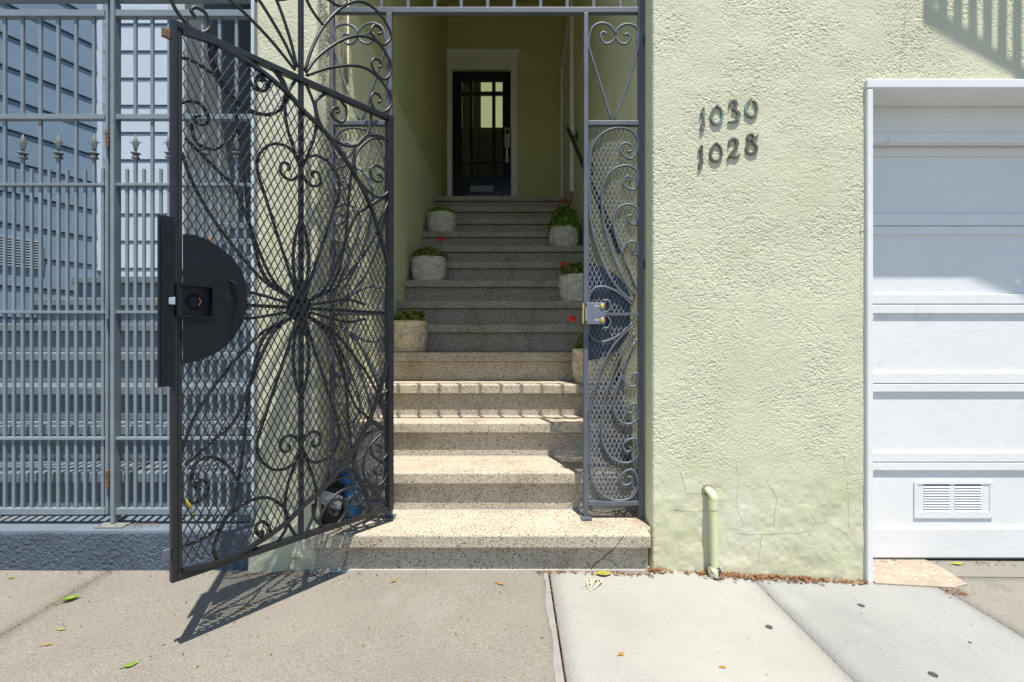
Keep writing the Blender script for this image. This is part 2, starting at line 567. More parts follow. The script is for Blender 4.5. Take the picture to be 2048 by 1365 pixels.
# cement smear along the joint of the tan slab
mb = MB()
ys = np.linspace(0.85, 2.02, 60)
for i, y in enumerate(ys):
    w_ = 0.026 + 0.014 * mnoise.noise(Vector((y * 7, 1.5, 0))) + 0.004 * mnoise.noise(Vector((y * 30, 2.5, 0)))
    mb.v += [(0.146 - w_, y, zg(0.13, y) + 0.0031), (0.1465, y, zg(0.146, y) + 0.0034)]
    if i:
        mb.f.append((2 * i - 2, 2 * i - 1, 2 * i + 1, 2 * i))
struct(build('sidewalk', mb, mottled('cement_smear', (0.25, 0.24, 0.22), 0.12, 14, 0.9, fine=0.1)))
# garage apron: cracked flagstone patch
mb = MB()
pp = [gpt(1752, 1169), gpt(1908, 1178), gpt(1935, 1171), gpt(1890, 1142), gpt(1850, 1122)]
pp = [p + Vector((0, 0, 0.006)) for p in pp] + [Vector((1.83, 2.42, zg(1.8, 2.3) + 0.006)), Vector((1.50, 2.42, zg(1.5, 2.3) + 0.006))]
mb.prism([(p.x, p.y, p.z) for p in pp][::-1], (0, 0, -0.03))
struct(build('driveway', mb, 'patch_stone'))
mb = MB()
mb.add([(1.76, 2.13, zg(1.76, 2.13) + 0.002), (4.6, 2.13, zg(4.6, 2.13) + 0.002), (4.6, 2.6, zg(4.6, 2.3) + 0.002), (1.76, 2.6, zg(1.76, 2.3) + 0.002)], [(0, 1, 2, 3)])
struct(build('driveway', mb, 'concrete_worn'))

# ------------------------------------------------------------------ the green house
XL, XR = -0.817, 0.590                             # opening jambs
PL, PR = -0.832, 0.640                             # passage walls
YB = 6.35                                          # back wall
house = thing('green_house', 'pale green stucco house with open entry passage, dark front door and white garage', 'house', (0, 2.3, 0))
# stucco sheets (real relief where the photo shows it)
RES = 0.0023
def front_sheet(mb, x0, x1, z0, z1, base=None):
    us = np.arange(x0, x1 + RES * 0.5, RES)
    zs = np.arange(z0, z1 + RES * 0.5, RES)
    def fn(U, Z):
        h = stucco_h(U, Z)
        e = np.minimum(U - us[0], us[-1] - U)
        r = 0.012
        h = h - np.where(e < r, (r - np.sqrt(np.maximum(0, r * r - (r - e) ** 2))), 0)
        if base is not None:
            h = h + base(U, Z)
        return (U, YF - h, Z)
    grid_sheet(mb, us, zs, fn)
GX0, GZ1 = 1.483, 2.036                            # garage trim outer corner
mb = MB()
front_sheet(mb, XR, 2.75, -0.12, 2.62)
keep = []
for f in mb.f:
    x = max(mb.v[k][0] for k in f)
    z = min(mb.v[k][2] for k in f)
    if not (x > GX0 + 0.012 and z < GZ1 + 0.004):
        keep.append(f)
used = sorted({k for f in keep for k in f})
remap = {k: n for n, k in enumerate(used)}
mb.v = [mb.v[k] for k in used]
mb.f = [tuple(remap[k] for k in f) for f in keep]
mb.box(XR + 0.004, GX0 + 0.004, YF + 0.012, YF + 0.35, -0.2, GZ1)
mb.box(XR + 0.004, 5.2, YF + 0.012, YF + 0.35, GZ1 + 0.004, 8.0)
build('facade_wall', mb, 'stucco', house, smooth=True)
mb = MB().box(4.3, 5.2, YF, YF + 0.35, -0.4, GZ1)
build('facade_wall', mb, 'stucco', house)
ZH = 4.02
mb = MB().box(-1.078, XR, YF, YF + 0.38, ZH, 8.0)
build('entry_lintel', mb, 'stucco', house, bev=0.01)
# left column: bulging plinth at the foot
CL = -1.078
mb = MB()
us = np.arange(CL, XL + 0.001, RES)
zs = np.arange(-0.1, 2.62, RES)
def colfn(U, Z):
    h = stucco_h(U + 5.0, Z, 0.55)
    foot = sstep(0.26, 0.12, Z)
    h = h + foot * (0.026 + 0.03 * (vn(U, Z, 0.06, 21)))
    e = np.minimum(U - us[0], us[-1] - U)
    r = 0.02
    h = h - np.where(e < r, (r - np.sqrt(np.maximum(0, r * r - (r - e) ** 2))), 0)
    Ux = CL + (U - CL) + foot * (U - (CL + XL) / 2) * 0.10
    return (Ux, YF - h, Z)
grid_sheet(mb, us, zs, colfn)
mb.box(CL + 0.004, XL - 0.006, YF + 0.012, YF + 0.42, -0.2, 8.0)
build('entry_pier', mb, 'stucco', house, smooth=True)
mb = MB()
us = np.arange(YF + 0.012, 2.49, RES)
zs = np.arange(-0.05, 3.3, RES)
grid_sheet(mb, us, zs, lambda U, Z: (XL + stucco_h(U + 9.0, Z + 0.6, 1.15) - 0.004, U, Z))
mb.box(XL - 0.05, XL - 0.004, YF + 0.012, 2.492, -0.1, ZH)
mb.tube([(XL + 0.002, 2.46, 0.3), (XL + 0.002, 2.46, 3.6)], 0.005, 6)
build('entry_jamb', mb, 'stucco', house, smooth=True)
mb = MB().box(XR, XR + 0.06, YF + 0.011, 2.43, -0.1, ZH)
build('entry_jamb', mb, 'smooth_green', house, bev=0.006)
# passage
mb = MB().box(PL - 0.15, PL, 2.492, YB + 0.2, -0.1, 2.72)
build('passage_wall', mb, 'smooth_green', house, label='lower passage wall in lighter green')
mb = MB().box(PL - 0.15, PL + 0.006, 2.492, YB + 0.2, 2.72, 5.5)
build('passage_wall', mb, 'olive', house, label='upper passage wall in olive green')
mb = MB().box(PR, PR + 0.15, 2.43, YB + 0.2, -0.1, 5.5)
build('passage_wall', mb, 'smooth_green', house)
DX0, DX1, DZ1 = -0.763, -0.013, 4.44
mb = MB()
mb.box(PL, DX0 - 0.03, YB, YB + 0.12, 2.4, 5.5)
mb.box(DX1 + 0.03, PR, YB, YB + 0.12, 2.4, 5.5)
mb.box(DX0 - 0.03, DX1 + 0.03, YB, YB + 0.12, DZ1 + 0.03, 5.5)
build('back_wall', mb, 'olive', house)
mb = MB().box(PL, PR, YF + 0.382, YB + 0.2, 5.3, 5.45)
mb.box(PL, PR, YF + 0.30, YF + 0.38, ZH + 0.002, 5.3)
build('passage_ceiling', mb, 'olive', house)
mb = MB()
mb.box(PR + 0.15, 5.2, YF + 0.352, 9.0, 7.85, 8.0)
mb.box(-1.078, PR + 0.15, YF + 0.382, 9.0, 7.85, 8.0)
build('roof', mb, 'concrete_worn', house)
mb = MB().box(-1.078, PL - 0.152, YF + 0.425, 9.0, -0.2, 7.8)
build('side_wall', mb, 'blue_house', house)
# cracks in the plaster
CRK = [[(1475, 1068), (1500, 1070), (1530, 1069), (1560, 1068), (1600, 1066), (1622, 1060), (1634, 1046), (1655, 1046), (1672, 1056), (1690, 1064), (1698, 1078), (1708, 1088), (1716, 1098), (1715, 1110), (1724, 1114)],
       [(1632, 1044), (1620, 1024), (1600, 1008)], [(1524, 1072), (1522, 1090), (1518, 1110), (1514, 1130)],
       [(1548, 1050), (1551, 1020), (1556, 1000), (1540, 975), (1528, 955)], [(1488, 1052), (1478, 1028), (1472, 1000), (1478, 960), (1468, 910)],
       [(1346, 1020), (1362, 1022), (1392, 1024), (1415, 1020)], [(1360, 945), (1368, 970), (1374, 988), (1400, 988), (1412, 982)],
       [(1697, 1060), (1698, 1010), (1694, 960), (1685, 900)], [(1800, 148), (1806, 100), (1810, 40), (1812, 0)],
       [(1720, 440), (1721, 500), (1720, 560), (1722, 610)]]
mb = MB()
for c in CRK:
    pts = [at(x + random.uniform(-1.5, 1.5), y, YF) for x, y in c]
    fine = []
    for a, b in zip(pts[:-1], pts[1:]):
        for k in range(5):
            q = a.lerp(b, k / 5)
            fine.append((q.x + random.uniform(-.0018, .0018), q.z + random.uniform(-.0018, .0018)))
    fine = np.array(fine)
    h = stucco_h(fine[:, 0], fine[:, 1])
    P = [Vector((x, YF - hh + 0.0001, z)) for (x, z), hh in zip(fine, h)]
    w = random.uniform(0.0007, 0.0011)
    mb.tube(P, w, 5, nrm=(0, 1, 0), r1=w * 0.5, flat=0.9)
build('plaster_crack', mb, 'crack', house)['kind'] = 'stuff'
mb = MB()
for c in [[(575, 1112), (590, 1118), (605, 1116), (622, 1120)], [(582, 1118), (576, 1140), (578, 1152)]]:
    mb.tube(cr([at(x, y, YF - 0.052) for x, y in c]), 0.0022, 5)
build('plaster_crack', mb, 'crack', house)
# garage: trim, fascia, door
YD = 2.29
gxi = GX0 + 0.023
GZI = 2.022
mb = MB().box(GX0 - 0.002, gxi, YF - 0.018, YF + 0.30, -0.09, GZI - 0.0015)
mb.box(GX0 - 0.004, 4.33, YF - 0.02, 2.226, GZI, GZ1 + 0.024)
build('garage_trim', mb, 'white', house, bev=0.004)
zD = lambda y, d=YD: CZ + (HY - y) / F * d
mb = MB().box(gxi + 0.001, 4.3, 2.228, 2.268, zD(268, 2.228), GZI + 0.03)
mb.box(gxi + 0.001, 4.3, 2.220, 2.268, zD(284, 2.22), zD(268, 2.228))
build('garage_fascia', mb, 'white', house, bev=0.002)
gd = MB().box(gxi - 0.01, 4.35, YD, YD + 0.04, zD(1117), GZI + 0.02)
garage = build('garage_door', gd, 'white', house)
rails = [(313, 284), (470, 453), (452, 428), (628, 610), (609, 589), (785, 769), (768, 746), (942, 926), (925, 906), (1116, 1058)]
for (yb, yt) in rails:
    b_ = MB().box(gxi - 0.01, 4.35, YD - 0.0115, YD - 0.0005, zD(yb, YD - 0.01) + 0.0012, zD(yt, YD - 0.01) - 0.0004)
    build('door_rail', b_, 'white', garage, bev=0.0025)
# louvred vent in the lowest panel
vp = lambda x, y, d: at(x, y, d)
a, b = vp(1829, 1037, YD - 0.006), vp(1986, 964, YD - 0.006)
ia, ib = vp(1836, 1025, YD - 0.006), vp(1980, 969, YD - 0.006)
vt = MB()
vt.box(a.x, b.x, YD - 0.006, YD - 0.0008, a.z, ia.z).box(a.x, b.x, YD - 0.006, YD - 0.0008, ib.z, b.z)
vt.box(a.x, ia.x, YD - 0.006, YD - 0.0008, ia.z, ib.z).box(ib.x, b.x, YD - 0.006, YD - 0.0008, ia.z, ib.z)
l1, l2, l3, l4 = [vp(x, 1000, YD).x for x in (1846, 1899, 1908, 1961)]
vt.box(ia.x, l1, YD - 0.003, YD - 0.0006, ia.z, ib.z).box(l2, l3, YD - 0.003, YD - 0.0006, ia.z, ib.z).box(l4, ib.x, YD - 0.003, YD - 0.0006, ia.z, ib.z)
nl = 10
for x0, x1 in ((l1, l2), (l3, l4)):
    for k in range(nl):
        z0 = ia.z + (ib.z - ia.z) * (k + 0.3) / (nl + 0.6)
        vt.add([(x0, YD - 0.0052, z0 - 0.001), (x1, YD - 0.0052, z0 - 0.001), (x1, YD - 0.0012, z0 + 0.0075), (x0, YD - 0.0012, z0 + 0.0075),
                (x0, YD - 0.0046, z0 - 0.0026), (x1, YD - 0.0046, z0 - 0.0026), (x1, YD - 0.0006, z0 + 0.0060), (x0, YD - 0.0006, z0 + 0.0060)],
               [(0, 1, 2, 3), (7, 6, 5, 4), (0, 4, 5, 1), (3, 2, 6, 7)])
for x in (a.x + 0.008, b.x - 0.008):
    for z in (a.z + 0.008, b.z - 0.008):
        vt.disc((x, YD - 0.006, z), (0, -1, 0), 0.0035, 0.002, 10, 0.8)
build('vent', vt, 'white', garage)
vb = MB().box(ia.x, ib.x, YD - 0.0005, YD - 0.0002, ia.z, ib.z)
build('vent_opening', vb, mottled('vent_dark', (0.07, 0.055, 0.05), 0.3, 40, 0.8), garage)
mb = MB().box(gxi - 0.01, 4.35, YD - 0.004, YD + 0.03, zD(1122) - 0.01, zD(1118.2))
build('door_seal', mb, 'hole', garage)

# front door
casing = MB()
cx0, cx1 = PL + 0.002, 0.072
casing.box(cx0, DX0 - 0.001, YB - 0.030, YB + 0.05, 2.52, DZ1 + 0.001)
casing.box(DX1 + 0.001, cx1, YB - 0.030, YB + 0.05, 2.52, DZ1 + 0.001)
casing.box(cx0, cx1, YB - 0.034, YB + 0.05, DZ1 + 0.001, 4.61)
casing.add([(cx0, YB - 0.035, 4.61), (cx1, YB - 0.035, 4.61), (cx1 + 0.045, YB - 0.085, 4.675), (cx0, YB - 0.085, 4.675),
            (cx0, YB - 0.001, 4.61), (cx1, YB - 0.001, 4.61), (cx1 + 0.045, YB - 0.001, 4.675), (cx0, YB - 0.001, 4.675)],
           [(0, 1, 2, 3), (7, 6, 5, 4), (3, 2, 6, 7), (0, 4, 5, 1), (1, 5, 6, 2), (0, 3, 7, 4)])
casing.box(DX0 - 0.018, DX0 - 0.006, YB - 0.040, YB - 0.030, 2.52, DZ1)
casing.box(DX1 + 0.006, DX1 + 0.018, YB - 0.040, YB - 0.030, 2.52, DZ1)
build('door_casing', casing, 'casing', house, bev=0.003)
dy0, dy1 = YB + 0.012, YB + 0.055
gx = [at(x, 300, YB + 0.012).x for x in (924, 940, 945, 984, 991, 1005)]
gz = [at(1000, y, YB + 0.012).z for y in (351, 329, 324, 189, 184, 162)]
dr = MB()
dr.box(DX0, gx[0], dy0, dy1, 2.535, DZ1).box(gx[5], DX1, dy0, dy1, 2.535, DZ1)
dr.box(gx[0], gx[5], dy0, dy1, 2.535, gz[0]).box(gx[0], gx[5], dy0, dy1, gz[5], DZ1)
dr.box(gx[1], gx[2], dy0 + 0.008, dy1 - 0.004, gz[0], gz[5]).box(gx[3], gx[4], dy0 + 0.008, dy1 - 0.004, gz[0], gz[5])
for s0, s1 in ((gz[1], gz[2]), (gz[3], gz[4])):
    z0, z1 = min(s0, s1), max(s0, s1)
    for q0, q1 in ((gx[0], gx[1]), (gx[2], gx[3]), (gx[4], gx[5])):
        dr.box(q0, q1, dy0 + 0.009, dy1 - 0.005, z0, z1)
fdoor = build('front_door', dr, 'door', house, bev=0.003)
for q0, q1 in ((gx[0], gx[1]), (gx[2], gx[3]), (gx[4], gx[5])):
    for s0, s1 in ((gz[0], gz[1]), (gz[2], gz[3]), (gz[4], gz[5])):
        build('pane', MB().box(q0, q1, YB + 0.035, YB + 0.039, min(s0, s1), max(s0, s1)), 'glass', fdoor)
p0, p1 = at(1009, 294, YB), at(1020, 256, YB)
hd = MB().box(p0.x, p1.x, YB - 0.006, YB + 0.011, p0.z, p1.z)
build('lock_plate', hd, 'steel', fdoor, bev=0.002)
c_ = at(1014.5, 264, YB - 0.006)
build('lock_cylinder', MB().disc((c_.x, YB - 0.007, c_.z), (0, -1, 0), 0.026, 0.01, 20), 'hole', fdoor)
h0, h1 = at(1014, 286, YB), at(1014, 318, YB)
build('handle', MB().tube(cr([(h0.x, YB - 0.006, h0.z), (h0.x, YB - 0.05, h0.z - 0.03), (h0.x, YB - 0.055, (h0.z + h1.z) / 2), (h0.x, YB - 0.04, h1.z + 0.02), (h0.x, YB + 0.0, h1.z)]), 0.010, 8)
      .box(h1.x - 0.02, h1.x + 0.02, YB - 0.01, YB + 0.011, h1.z - 0.04, h1.z + 0.03), 'steel', fdoor)
m0, m1 = at(940, 384, YB), at(986, 372, YB)
build('mail_slot', MB().box(m0.x, m1.x, YB - 0.002, YB + 0.011, m0.z, m1.z).box(m0.x + 0.02, m1.x - 0.02, YB - 0.006, YB - 0.0025, m0.z + 0.018, m1.z - 0.018),
      mottled('mail_slot_metal', (0.20, 0.21, 0.21), 0.1, 20, 0.4, metal=0.5), fdoor, bev=0.002)
# hall behind the glass
rm = MB()
rm.box(-1.2, 1.0, 8.8, 8.9, 2.5, 6.2).box(-1.3, -1.2, YB + 0.2, 8.8, 2.5, 6.2).box(1.0, 1.1, YB + 0.2, 8.8, 2.5, 6.2)
rm.box(-1.2, 1.0, YB + 0.2, 8.8, 6.2, 6.3).box(-1.2, 1.0, YB + 0.2, YB + 0.3, 5.3, 6.2).box(-1.2, 1.0, YB + 0.13, 8.8, 2.42, 2.5)
build('hall', rm, 'room', house)
wd = 8.79
w0, w1 = at(962, 257, wd), at(1040, 150, wd)
wz0, wz1 = at(962, 194, wd).z, at(962, 185, wd).z
win = build('hall_window', MB().box(w0.x - 0.05, w0.x, wd - 0.03, wd, w0.z - 0.05, w1.z).box(w0.x, w1.x, wd - 0.03, wd, w0.z - 0.05, w0.z)
            .box(w0.x, w1.x, wd - 0.03, wd, wz0, wz1), 'room', house)
build('window_pane', MB().box(w0.x, w1.x, wd - 0.012, wd - 0.004, w0.z, wz0).box(w0.x, w1.x, wd - 0.012, wd - 0.004, wz1, w1.z), 'lit_window', win)
# side doorway casing on the right wall near the landing
sc = MB()
sc.box(PR - 0.040, PR - 0.001, 5.12, 5.24, 2.52, 4.35).box(PR - 0.040, PR - 0.001, 6.10, 6.22, 2.52, 4.35).box(PR - 0.044, PR - 0.001, 5.10, 6.24, 4.35, 4.50)
build('side_door_casing', sc, 'casing', house, bev=0.003)
build('side_door', MB().box(PR - 0.014, PR - 0.002, 5.24, 6.10, 2.52, 4.35), 'casing', house)

# handrail on the right passage wall
hr = thing('handrail', 'dark handrail sloping down the right wall of the stair passage', 'handrail', (0.56, 4.9, 3.07))
r0, r1 = Vector((0.555, 4.92, 3.09)), Vector((0.555, 2.55, 1.43))
build('rail', MB().bar(r0, r1, 0.028, 0.036), 'rail_wood', hr, bev=0.008)
for t in (0.03, 0.42):
    p = r0.lerp(r1, t)
    build('bracket', MB().tube(cr([p + Vector((0, 0, -0.03)), p + Vector((0.03, 0, -0.06)), Vector((PR, p.y, p.z - 0.06))]), 0.009, 8)
          .box(PR - 0.008, PR - 0.001, p.y - 0.03, p.y + 0.03, p.z - 0.10, p.z - 0.02), 'rail_wood', hr)
# ceiling lantern
lt = thing('ceiling_lantern', 'dark hanging lantern at the top of the entry passage', 'lantern', (-0.07, 5.3, 5.3))
build('stem', MB().tube([(-0.07, 5.3, 5.3), (-0.07, 5.3, 4.86)], 0.008, 8), 'black_iron', lt)
build('cage', MB().lathe([(0.03, 0.13), (0.085, 0.10), (0.075, 0.0), (0.03, -0.04)][::-1], (-0.07, 5.3, 4.75), 6), 'black_iron', lt)

# ------------------------------------------------------------------ staircase
R, T = 0.18, 0.244
stair = thing('entry_stairs', 'speckled terrazzo steps rising from the sidewalk into the green passage', 'stairs', (-0.1, 2.05, 0))
def nose(k):
    if k == 1: return 2.01
    if k == 2: return 2.285
    return 3.078 + (k - 5) * T
OV = 0.030
for k in range(1, 15):
    zt = k * R
    y0 = nose(k)
    back = nose(k + 1) + OV + 0.02 if k < 14 else YB
    if k == 1:
        xa, xb = -0.825, 0.566
    elif k == 2:
        xa, xb = XL + 0.001, XR - 0.001
    else:
        xa, xb = PL + 0.001, PR - 0.001
    b_ = MB()
    if k == 1:
        # tread in front of the jambs, chipped left corner
        b_.prism([(xa, y0, zt), (xb, y0, zt), (xb, YF - 0.001, zt), (XR - 0.001, YF + 0.012, zt), (XR - 0.001, back, zt), (XL + 0.002, back, zt), (XL + 0.002, YF + 0.012, zt), (xa, YF - 0.001, zt)],
                 (0, 0, -0.057))
        b_.box(xa + 0.01, xb - 0.004, y0 + OV, YF + 0.10, -0.06, zt - 0.0571)
    else:
        b_.box(xa, xb, y0, back, zt - 0.055, zt)
        b_.box(xa + 0.0002, xb - 0.0002, y0 + OV, y0 + OV + 0.1, zt - R, zt - 0.0551)
    build('step', b_, 'terrazzo', stair, bev=0.007)
mb = MB()
mb.tube([at(x, y, 2.0395) for x, y in ((1228, 1100), (1214, 1108), (1208, 1116), (1196, 1124), (1188, 1130), (1182, 1139))], 0.0018, 5)
mb.tube([at(x, y, 2.0395) for x, y in ((1208, 1117), (1222, 1122), (1234, 1132))], 0.0012, 5)
mb.tube([at(x, y, 2.0095) for x, y in ((1248, 1072), (1240, 1082), (1232, 1092), (1228, 1098))], 0.0010, 5)
mb.tube([at(x, y, 2.0395) for x, y in ((697, 1102), (690, 1122), (684, 1138))], 0.0010, 5)
build('step_crack', mb, 'hole', stair)['kind'] = 'stuff'
mb = MB()
for k in (1, 2, 3):
    mb.box(XL + 0.002, XR - 0.002, nose(k + 1) + OV - 0.008, nose(k + 1) + OV - 0.0005, k * R + 0.0002, k * R + 0.004)
mb.box(-0.81, 0.55, 2.033, 2.0395, 0.0, 0.027)
build('caulk_line', mb, mottled('caulk', (0.42, 0.405, 0.375), 0.1, 30, 0.7), stair)

# ------------------------------------------------------------------ wrought iron: traced curves
CROP = {'A': (330, 0, 6.204), 'B': (330, 180, 6.204), 'C': (560, 0, 6.204), 'D': (560, 190, 6.204), 'E': (560, 390, 6.204),
        'F': (560, 600, 6.204), 'G': (560, 800, 4.55), 'P': (1140, 230, 3.172), 'Q': (640, 0, 3.012), 'K': (290, 420, 3.592), 'I': (0, 0, 1)}
def tr(spec):
    """'C 310,880 400,600 ...' -> photo pixel list"""
    out, key = [], 'I'
    for w in spec.split():
        if len(w) == 1:
            key = w
        else:
            x, y = map(float, w.split(','))
            ox, oy, s = CROP[key]
            out.append((ox + x / s, oy + y / s))
    return out
# gate leaf plane (hinged on the left post, swung out over the pavement)
HX, HYY = -0.525, 2.16
EU = Vector((-0.51, -0.66, 0)).normalized()
NRM = Vector((-EU.y, EU.x, 0))
if NRM.dot(Vector((0.78, -1.83, 0))) < 0:
    NRM = -NRM
GW, GZ0, GZT = 0.834, 0.235, 1.943
GM = (GZ0 + GZT) / 2
def guv(x, y):
    t = (x - CX) / F
    u = (t * HYY - HX) / (EU.x - t * EU.y)
    return u, CZ + (HY - y) / F * (HYY + u * EU.y)
def gw(u, z, n=0.0):
    return Vector((HX, HYY, 0)) + EU * u + Vector((0, 0, z)) + NRM * n
gate = thing('iron_gate', 'open black wrought iron gate with diamond mesh and scrolls, swung out over the sidewalk', 'gate', tuple(gw(GW / 2, GZ0)))
IRON = 'black_iron'
def gtube(uvs, r=0.0058, n=0.0, per=6, name='scroll'):
    pts = cr([gw(u, z, n) for u, z in uvs], per)
    return build(name, MB().tube(pts, r, 8, nrm=NRM), IRON, gate, smooth=True)
def gbar(u0, z0, u1, z1, w, dn, name, n=0.0, mat=IRON):
    return build(name, MB().bar(gw(u0, z0, n), gw(u1, z1, n), dn, w, up=(0, 0, 1) if abs(u1 - u0) > 0.01 else NRM), mat, gate, bev=0.0015)
# frame
gbar(GW - 0.008, GZ0, GW - 0.008, GZT, 0.022, 0.016, 'stile')
gbar(GW - 0.0235, GZ0 + 0.02, GW - 0.0235, GZT - 0.021, 0.016, 0.011, 'stile')
gbar(0.012, GZ0, 0.012, GZT, 0.030, 0.024, 'stile')
gbar(0.026, GZT - 0.010, GW - 0.0165, GZT - 0.010, 0.020, 0.024, 'rail')
gbar(0.026, GZ0 + 0.010, GW - 0.0165, GZ0 + 0.010, 0.020, 0.024, 'rail')
UC = 0.5 * GW
arc = [guv(*p) for p in tr('A 170,310 640,570 1090,830 1480,1140 D 290,220 480,400 680,640 870,920 1000,1150 1100,1365 E 1220,480 1300,780 1330,1000')]
arc[0] = (GW - 0.028, GZT - 0.03)
arc = [(u, z) for u, z in arc if z > GM + 0.02] + [(0.034, GM)]
arc_s = [(p.x, p.y) for p in cr([Vector((u, z, 0)) for u, z in arc], 5)]
full = arc_s + [(u, 2 * GM - z) for u, z in arc_s[-2::-1]]
pts = [gw(u, z, 0.008) for u, z in full]
am = MB()
vs = []
for i, p in enumerate(pts):
    t = (pts[min(i + 1, len(pts) - 1)] - pts[max(i - 1, 0)]).normalized()
    sd = t.cross(NRM).normalized()
    for a_, b_ in ((-1, -1), (1, -1), (1, 1), (-1, 1)):
        vs.append(p + sd * 0.006 * a_ + NRM * 0.008 * b_)
k = len(pts)
am.add(vs, [(4 * i + j, 4 * i + (j + 1) % 4, 4 * i + 4 + (j + 1) % 4, 4 * i + 4 + j) for i in range(k - 1) for j in range(4)])
build('mesh_border', am, IRON, gate)
# expanded metal inside the D
fz = np.array([z for u, z in full][::-1])
fu = np.array([u for u, z in full][::-1])
def mesh_cells(mb, inside, u0, u1, z0, z1, pw, ph, place, w=0.0018, n=0.0009, tl=0.0005):
    """diamond mesh: strands as thin bars, with a short bond at every crossing"""
    nu, nz = int((u1 - u0) / pw * 2) + 2, int((z1 - z0) / ph * 2) + 2
    for i in range(nu):
        for j in range(nz):
            if (i + j) % 2:
                continue
            ua, za = u0 + i * pw / 2, z0 + j * ph / 2
            for du in (-pw / 2, pw / 2):
                ub, zb = ua + du, za + ph / 2
                if not (inside(ua, za) and inside(ub, zb)):
                    continue
                a, b = Vector((ua, za)), Vector((ub, zb))
                t = (b - a).normalized()
                sd = Vector((-t.y, t.x)) * w
                q = [a - t * w * .6 + sd, a - t * w * .6 - sd, b + t * w * .6 - sd, b + t * w * .6 + sd]
                tilt = -tl if du > 0 else tl
                front = [place(p.x, p.y, n + tilt * s_) for p, s_ in zip(q, (1, -1, -1, 1))]
                back = [place(p.x, p.y, -n + tilt * s_) for p, s_ in zip(q, (1, -1, -1, 1))]
                mb.add(front + back, [(0, 1, 2, 3), (7, 6, 5, 4), (0, 4, 5, 1), (1, 5, 6, 2), (2, 6, 7, 3), (3, 7, 4, 0)])
hu0, hz0 = guv(290 + 462 / 3.592, 420 + 768 / 3.592)
hu1, hz1 = guv(290 + 222 / 3.592, 420 + 545 / 3.592)
def in_gate(u, z):
    if hu0 - 0.004 < u < hu1 + 0.02 and hz0 - 0.004 < z < hz1 + 0.004:
        return False
    if u > GW - 0.028 or z < fz[0] or z > fz[-1]:
        return False
    return u > np.interp(z, fz, fu) - 0.004
mb = MB()
mesh_cells(mb, in_gate, 0.02, GW, GZ0, GZT, 0.0245, 0.0475, lambda u, z, n: gw(u, z, 0.0115 + n))
build('mesh_panel', mb, IRON, gate)
# centre bar and crown
gbar(UC, GZ0 + 0.02, UC, GZT + 0.62, 0.016, 0.016, 'centre_bar', -0.001)
mir = lambda uv: [(2 * UC - u, z) for u, z in uv]
vmir = lambda uv: [(u, 2 * GM - z) for u, z in uv]
G_ = lambda spec: [guv(*p) for p in tr(spec)]
petals = ['C 310,880 400,600 540,330 750,110 960,20 1130,80 1270,220 1360,380 1365,490 1280,562 1185,490 1130,390 1170,318 1235,345 1252,405 1222,430',
          'C 320,900 450,730 620,590 800,490 980,450 1130,480 1260,580 1350,740 1380,860 1345,955 1275,987 1185,910 1135,800 1165,735 1228,752 1255,815 1232,842',
          'C 330,940 560,860 750,825 950,820 1100,870 1230,980 1330,1110 1380,1220 1375,1310 1310,1385 1215,1395 1150,1320 1125,1230 1160,1160 1225,1180 1255,1245 1225,1275',
          'C 540,320 430,180 340,20 300,-140 290,-330']
for p in petals:
    uv = G_(p)
    gtube(uv)
    gtube(mir(uv))
loop = G_('C 300,-150 380,-90 470,-60 600,0 690,62 765,75 815,40 825,-20 780,-80 700,-70')
gtube(loop); gtube(mir(loop))
# lens at the centre bar, top and bottom
lens = G_('C 310,1020 400,1230 D 440,200 448,380 420,540 350,730 285,880')
for uv in (lens, mir(lens), vmir(lens), vmir(mir(lens))):
    gtube(uv)
# upper hinge-side spandrel
s3 = G_('D 1122,190 1130,300 1105,430 1050,540 960,618 840,638 720,590 600,500 505,365 455,220 445,90 C 490,1215 590,1162 720,1218 795,1310 D 818,150 822,250 770,342 690,315 640,245 658,170 712,165 728,205 705,225')
s5 = G_('D 1385,590 1250,540 1130,550 1000,650 930,780 930,900 970,1050 1080,1180 1200,1268 1310,1240 1362,1130 1340,1000 1270,915 1180,878 1122,930 1130,1020 1195,1078 1258,1062 1252,1005 1210,990')
gtube(s3); gtube(s5)
gtube(mir(s3)) 
for a_, b_ in (((1370, 0), (1115, 135)), ((1372, 12), (1215, 385))):
    u0, z0 = guv(560 + a_[0] / 6.204, 390 + a_[1] / 6.204)
    u1, z1 = guv(560 + b_[0] / 6.204, 390 + b_[1] / 6.204)
    gtube([(u0, z0), (u1, z1)], 0.005, name='brace')
    gtube(vmir([(u0, z0), (u1, z1)]), 0.005, name='brace')
# free-side loops that cross the border, top and bottom
s1 = G_('A 1100,795 1220,775 1360,850 1460,990 C 75,1080 92,1200 D 60,120 B 1440,240 1300,310 1150,290 1000,220 870,110 A 745,1090 650,880 600,700 640,600')
gtube(s1); gtube(vmir(s1))
curl = G_('A 1310,960 1290,1070 1210,1128 1135,1070 1130,990 1185,940 1215,985 1195,1015')
gtube(curl); gtube(vmir(curl))
